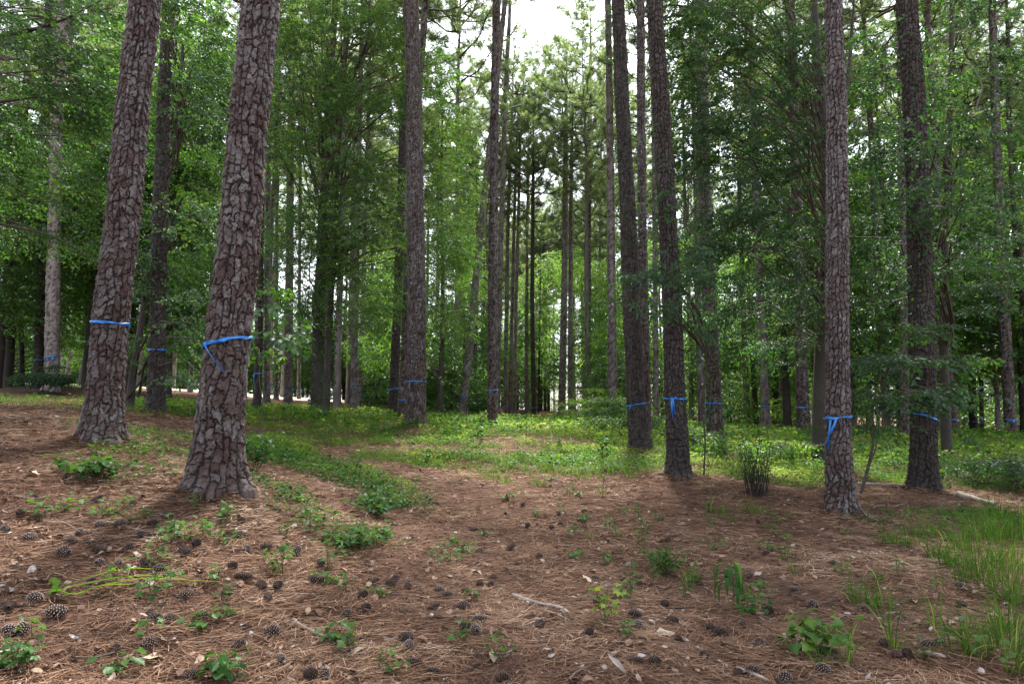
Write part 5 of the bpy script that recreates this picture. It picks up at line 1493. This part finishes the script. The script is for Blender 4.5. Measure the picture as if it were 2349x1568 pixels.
CL = [(x * .3494, 1020 + y * .3494) for x, y in CL]
CL += [(783 + x * .3494, 1020 + y * .3494) for x, y in [(1595, 445), (1425, 465), (1075, 460), (1190, 400), (1440, 530), (1380, 555), (1220, 545), (860, 570), (905, 705), (1300, 750), (1110, 690), (1155, 800), (1750, 640), (2145, 635), (170, 800), (220, 910), (320, 935), (355, 895), (435, 945), (140, 1005), (165, 1080),
    (995, 880), (905, 935), (980, 930), (640, 970), (690, 1000), (820, 975), (800, 1085), (600, 1080), (905, 1160), (880, 1245), (810, 1215), (1305, 1200), (1950, 925), (2120, 1070), (1930, 1135), (1950, 1205), (2180, 1170), (2215, 1295), (1660, 895), (480, 1445), (600, 1505), (440, 1335), (1060, 1555), (2060, 1440), (1940, 1430), (30, 1130), (1680, 1045), (1630, 1250), (270, 590), (620, 395), (420, 1290)]]
CL += [(1565 + x * .3494, 1020 + y * .3494) for x, y in [(545, 730), (495, 515), (735, 965), (1815, 940), (1830, 1060), (855, 1075), (1195, 1095), (500, 1315), (250, 1250), (400, 1195), (140, 1390), (370, 1515), (460, 1505), (1400, 1400), (1480, 1395), (1610, 1335), (1690, 1315), (180, 1215), (1320, 1325), (570, 1110), (1425, 1170), (670, 1555), (930, 1505), (990, 790), (440, 880)]]
pts = [hit(x, y) for x, y in CL]
ks = [int(R.choice([0, 0, 1, 2, 3, 4])) for _ in pts]
labs = label_by_landmark(pts, lambda i: CK[ks[i]])
c0 = {}
for p, k, lb in zip(pts, ks, labs):
    sc = R.uniform(.75, 1.12)
    q = np.array(p); q[2] += R.uniform(.016, .032) * sc
    rot = (R.normal(0, .25), R.uniform(0, 6.28), R.uniform(0, 6.28))
    rot = Vector((0, 0, 0)) if False else rot
    if k not in c0:
        o = c0[k] = link("pine_cone", CN[k], None, q); o.rotation_euler = rot; o.scale = (sc,) * 3
        tag(o, lb, "pine cone", "pine cones lying on the needles")
    else: copy_thing(c0[k], q, 0, sc, lb, rot)

# ---- the low sheds glimpsed beyond the trees
def shed(px, py, d, w, h, dep, label, wall, roofm, pitch=.5):
    p = at(px, py, d); p[2] = gz(p[0], p[1])
    root = thing("shed", label, "shed", p)
    X, Y = w / 2, dep / 2
    V = np.array([[-X, -Y, -.4], [X, -Y, -.4], [X, Y, -.4], [-X, Y, -.4], [-X, -Y, h], [X, -Y, h], [X, Y, h], [-X, Y, h]])
    MB().add(V, np.array([[0, 1, 5, 4], [1, 2, 6, 5], [2, 3, 7, 6], [3, 0, 4, 7]])).add(np.array([[-X, -Y, h], [-X, Y, h], [-X, 0, h + pitch], [X, -Y, h], [X, Y, h], [X, 0, h + pitch]]), np.array([[0, 2, 1], [3, 4, 5]])).build("wall", [wall], root, False)
    e = .3; X2, Y2 = X + e, Y + e; z0 = h - pitch * e / Y + .02; z1 = h + pitch + .02; tk = .08
    rv = np.array([[-X2, -Y2, z0], [X2, -Y2, z0], [X2, 0, z1], [-X2, 0, z1], [X2, Y2, z0], [-X2, Y2, z0]])
    V = np.r_[rv, rv + [0, 0, tk]]
    MB().add(V, np.array([[0, 1, 2, 3], [3, 2, 4, 5], [6, 9, 8, 7], [9, 11, 10, 8], [0, 6, 7, 1], [5, 4, 10, 11], [0, 3, 9, 6], [3, 5, 11, 9], [1, 7, 8, 2], [2, 8, 10, 4]])).build("roof", [roofm], root, False)
    return root
shed(853, 938, 50, 2.6, 1.5, 2.0, "low dark brown shed behind the pines left of the tall central pine", M_WALL, M_WALL, .25)
shed(222, 888, 58, 3.2, 2.0, 3.0, "dim grey-brown shed beyond the sandy road right of the whitish trunk", M_WALL, M_ROOF, .6)
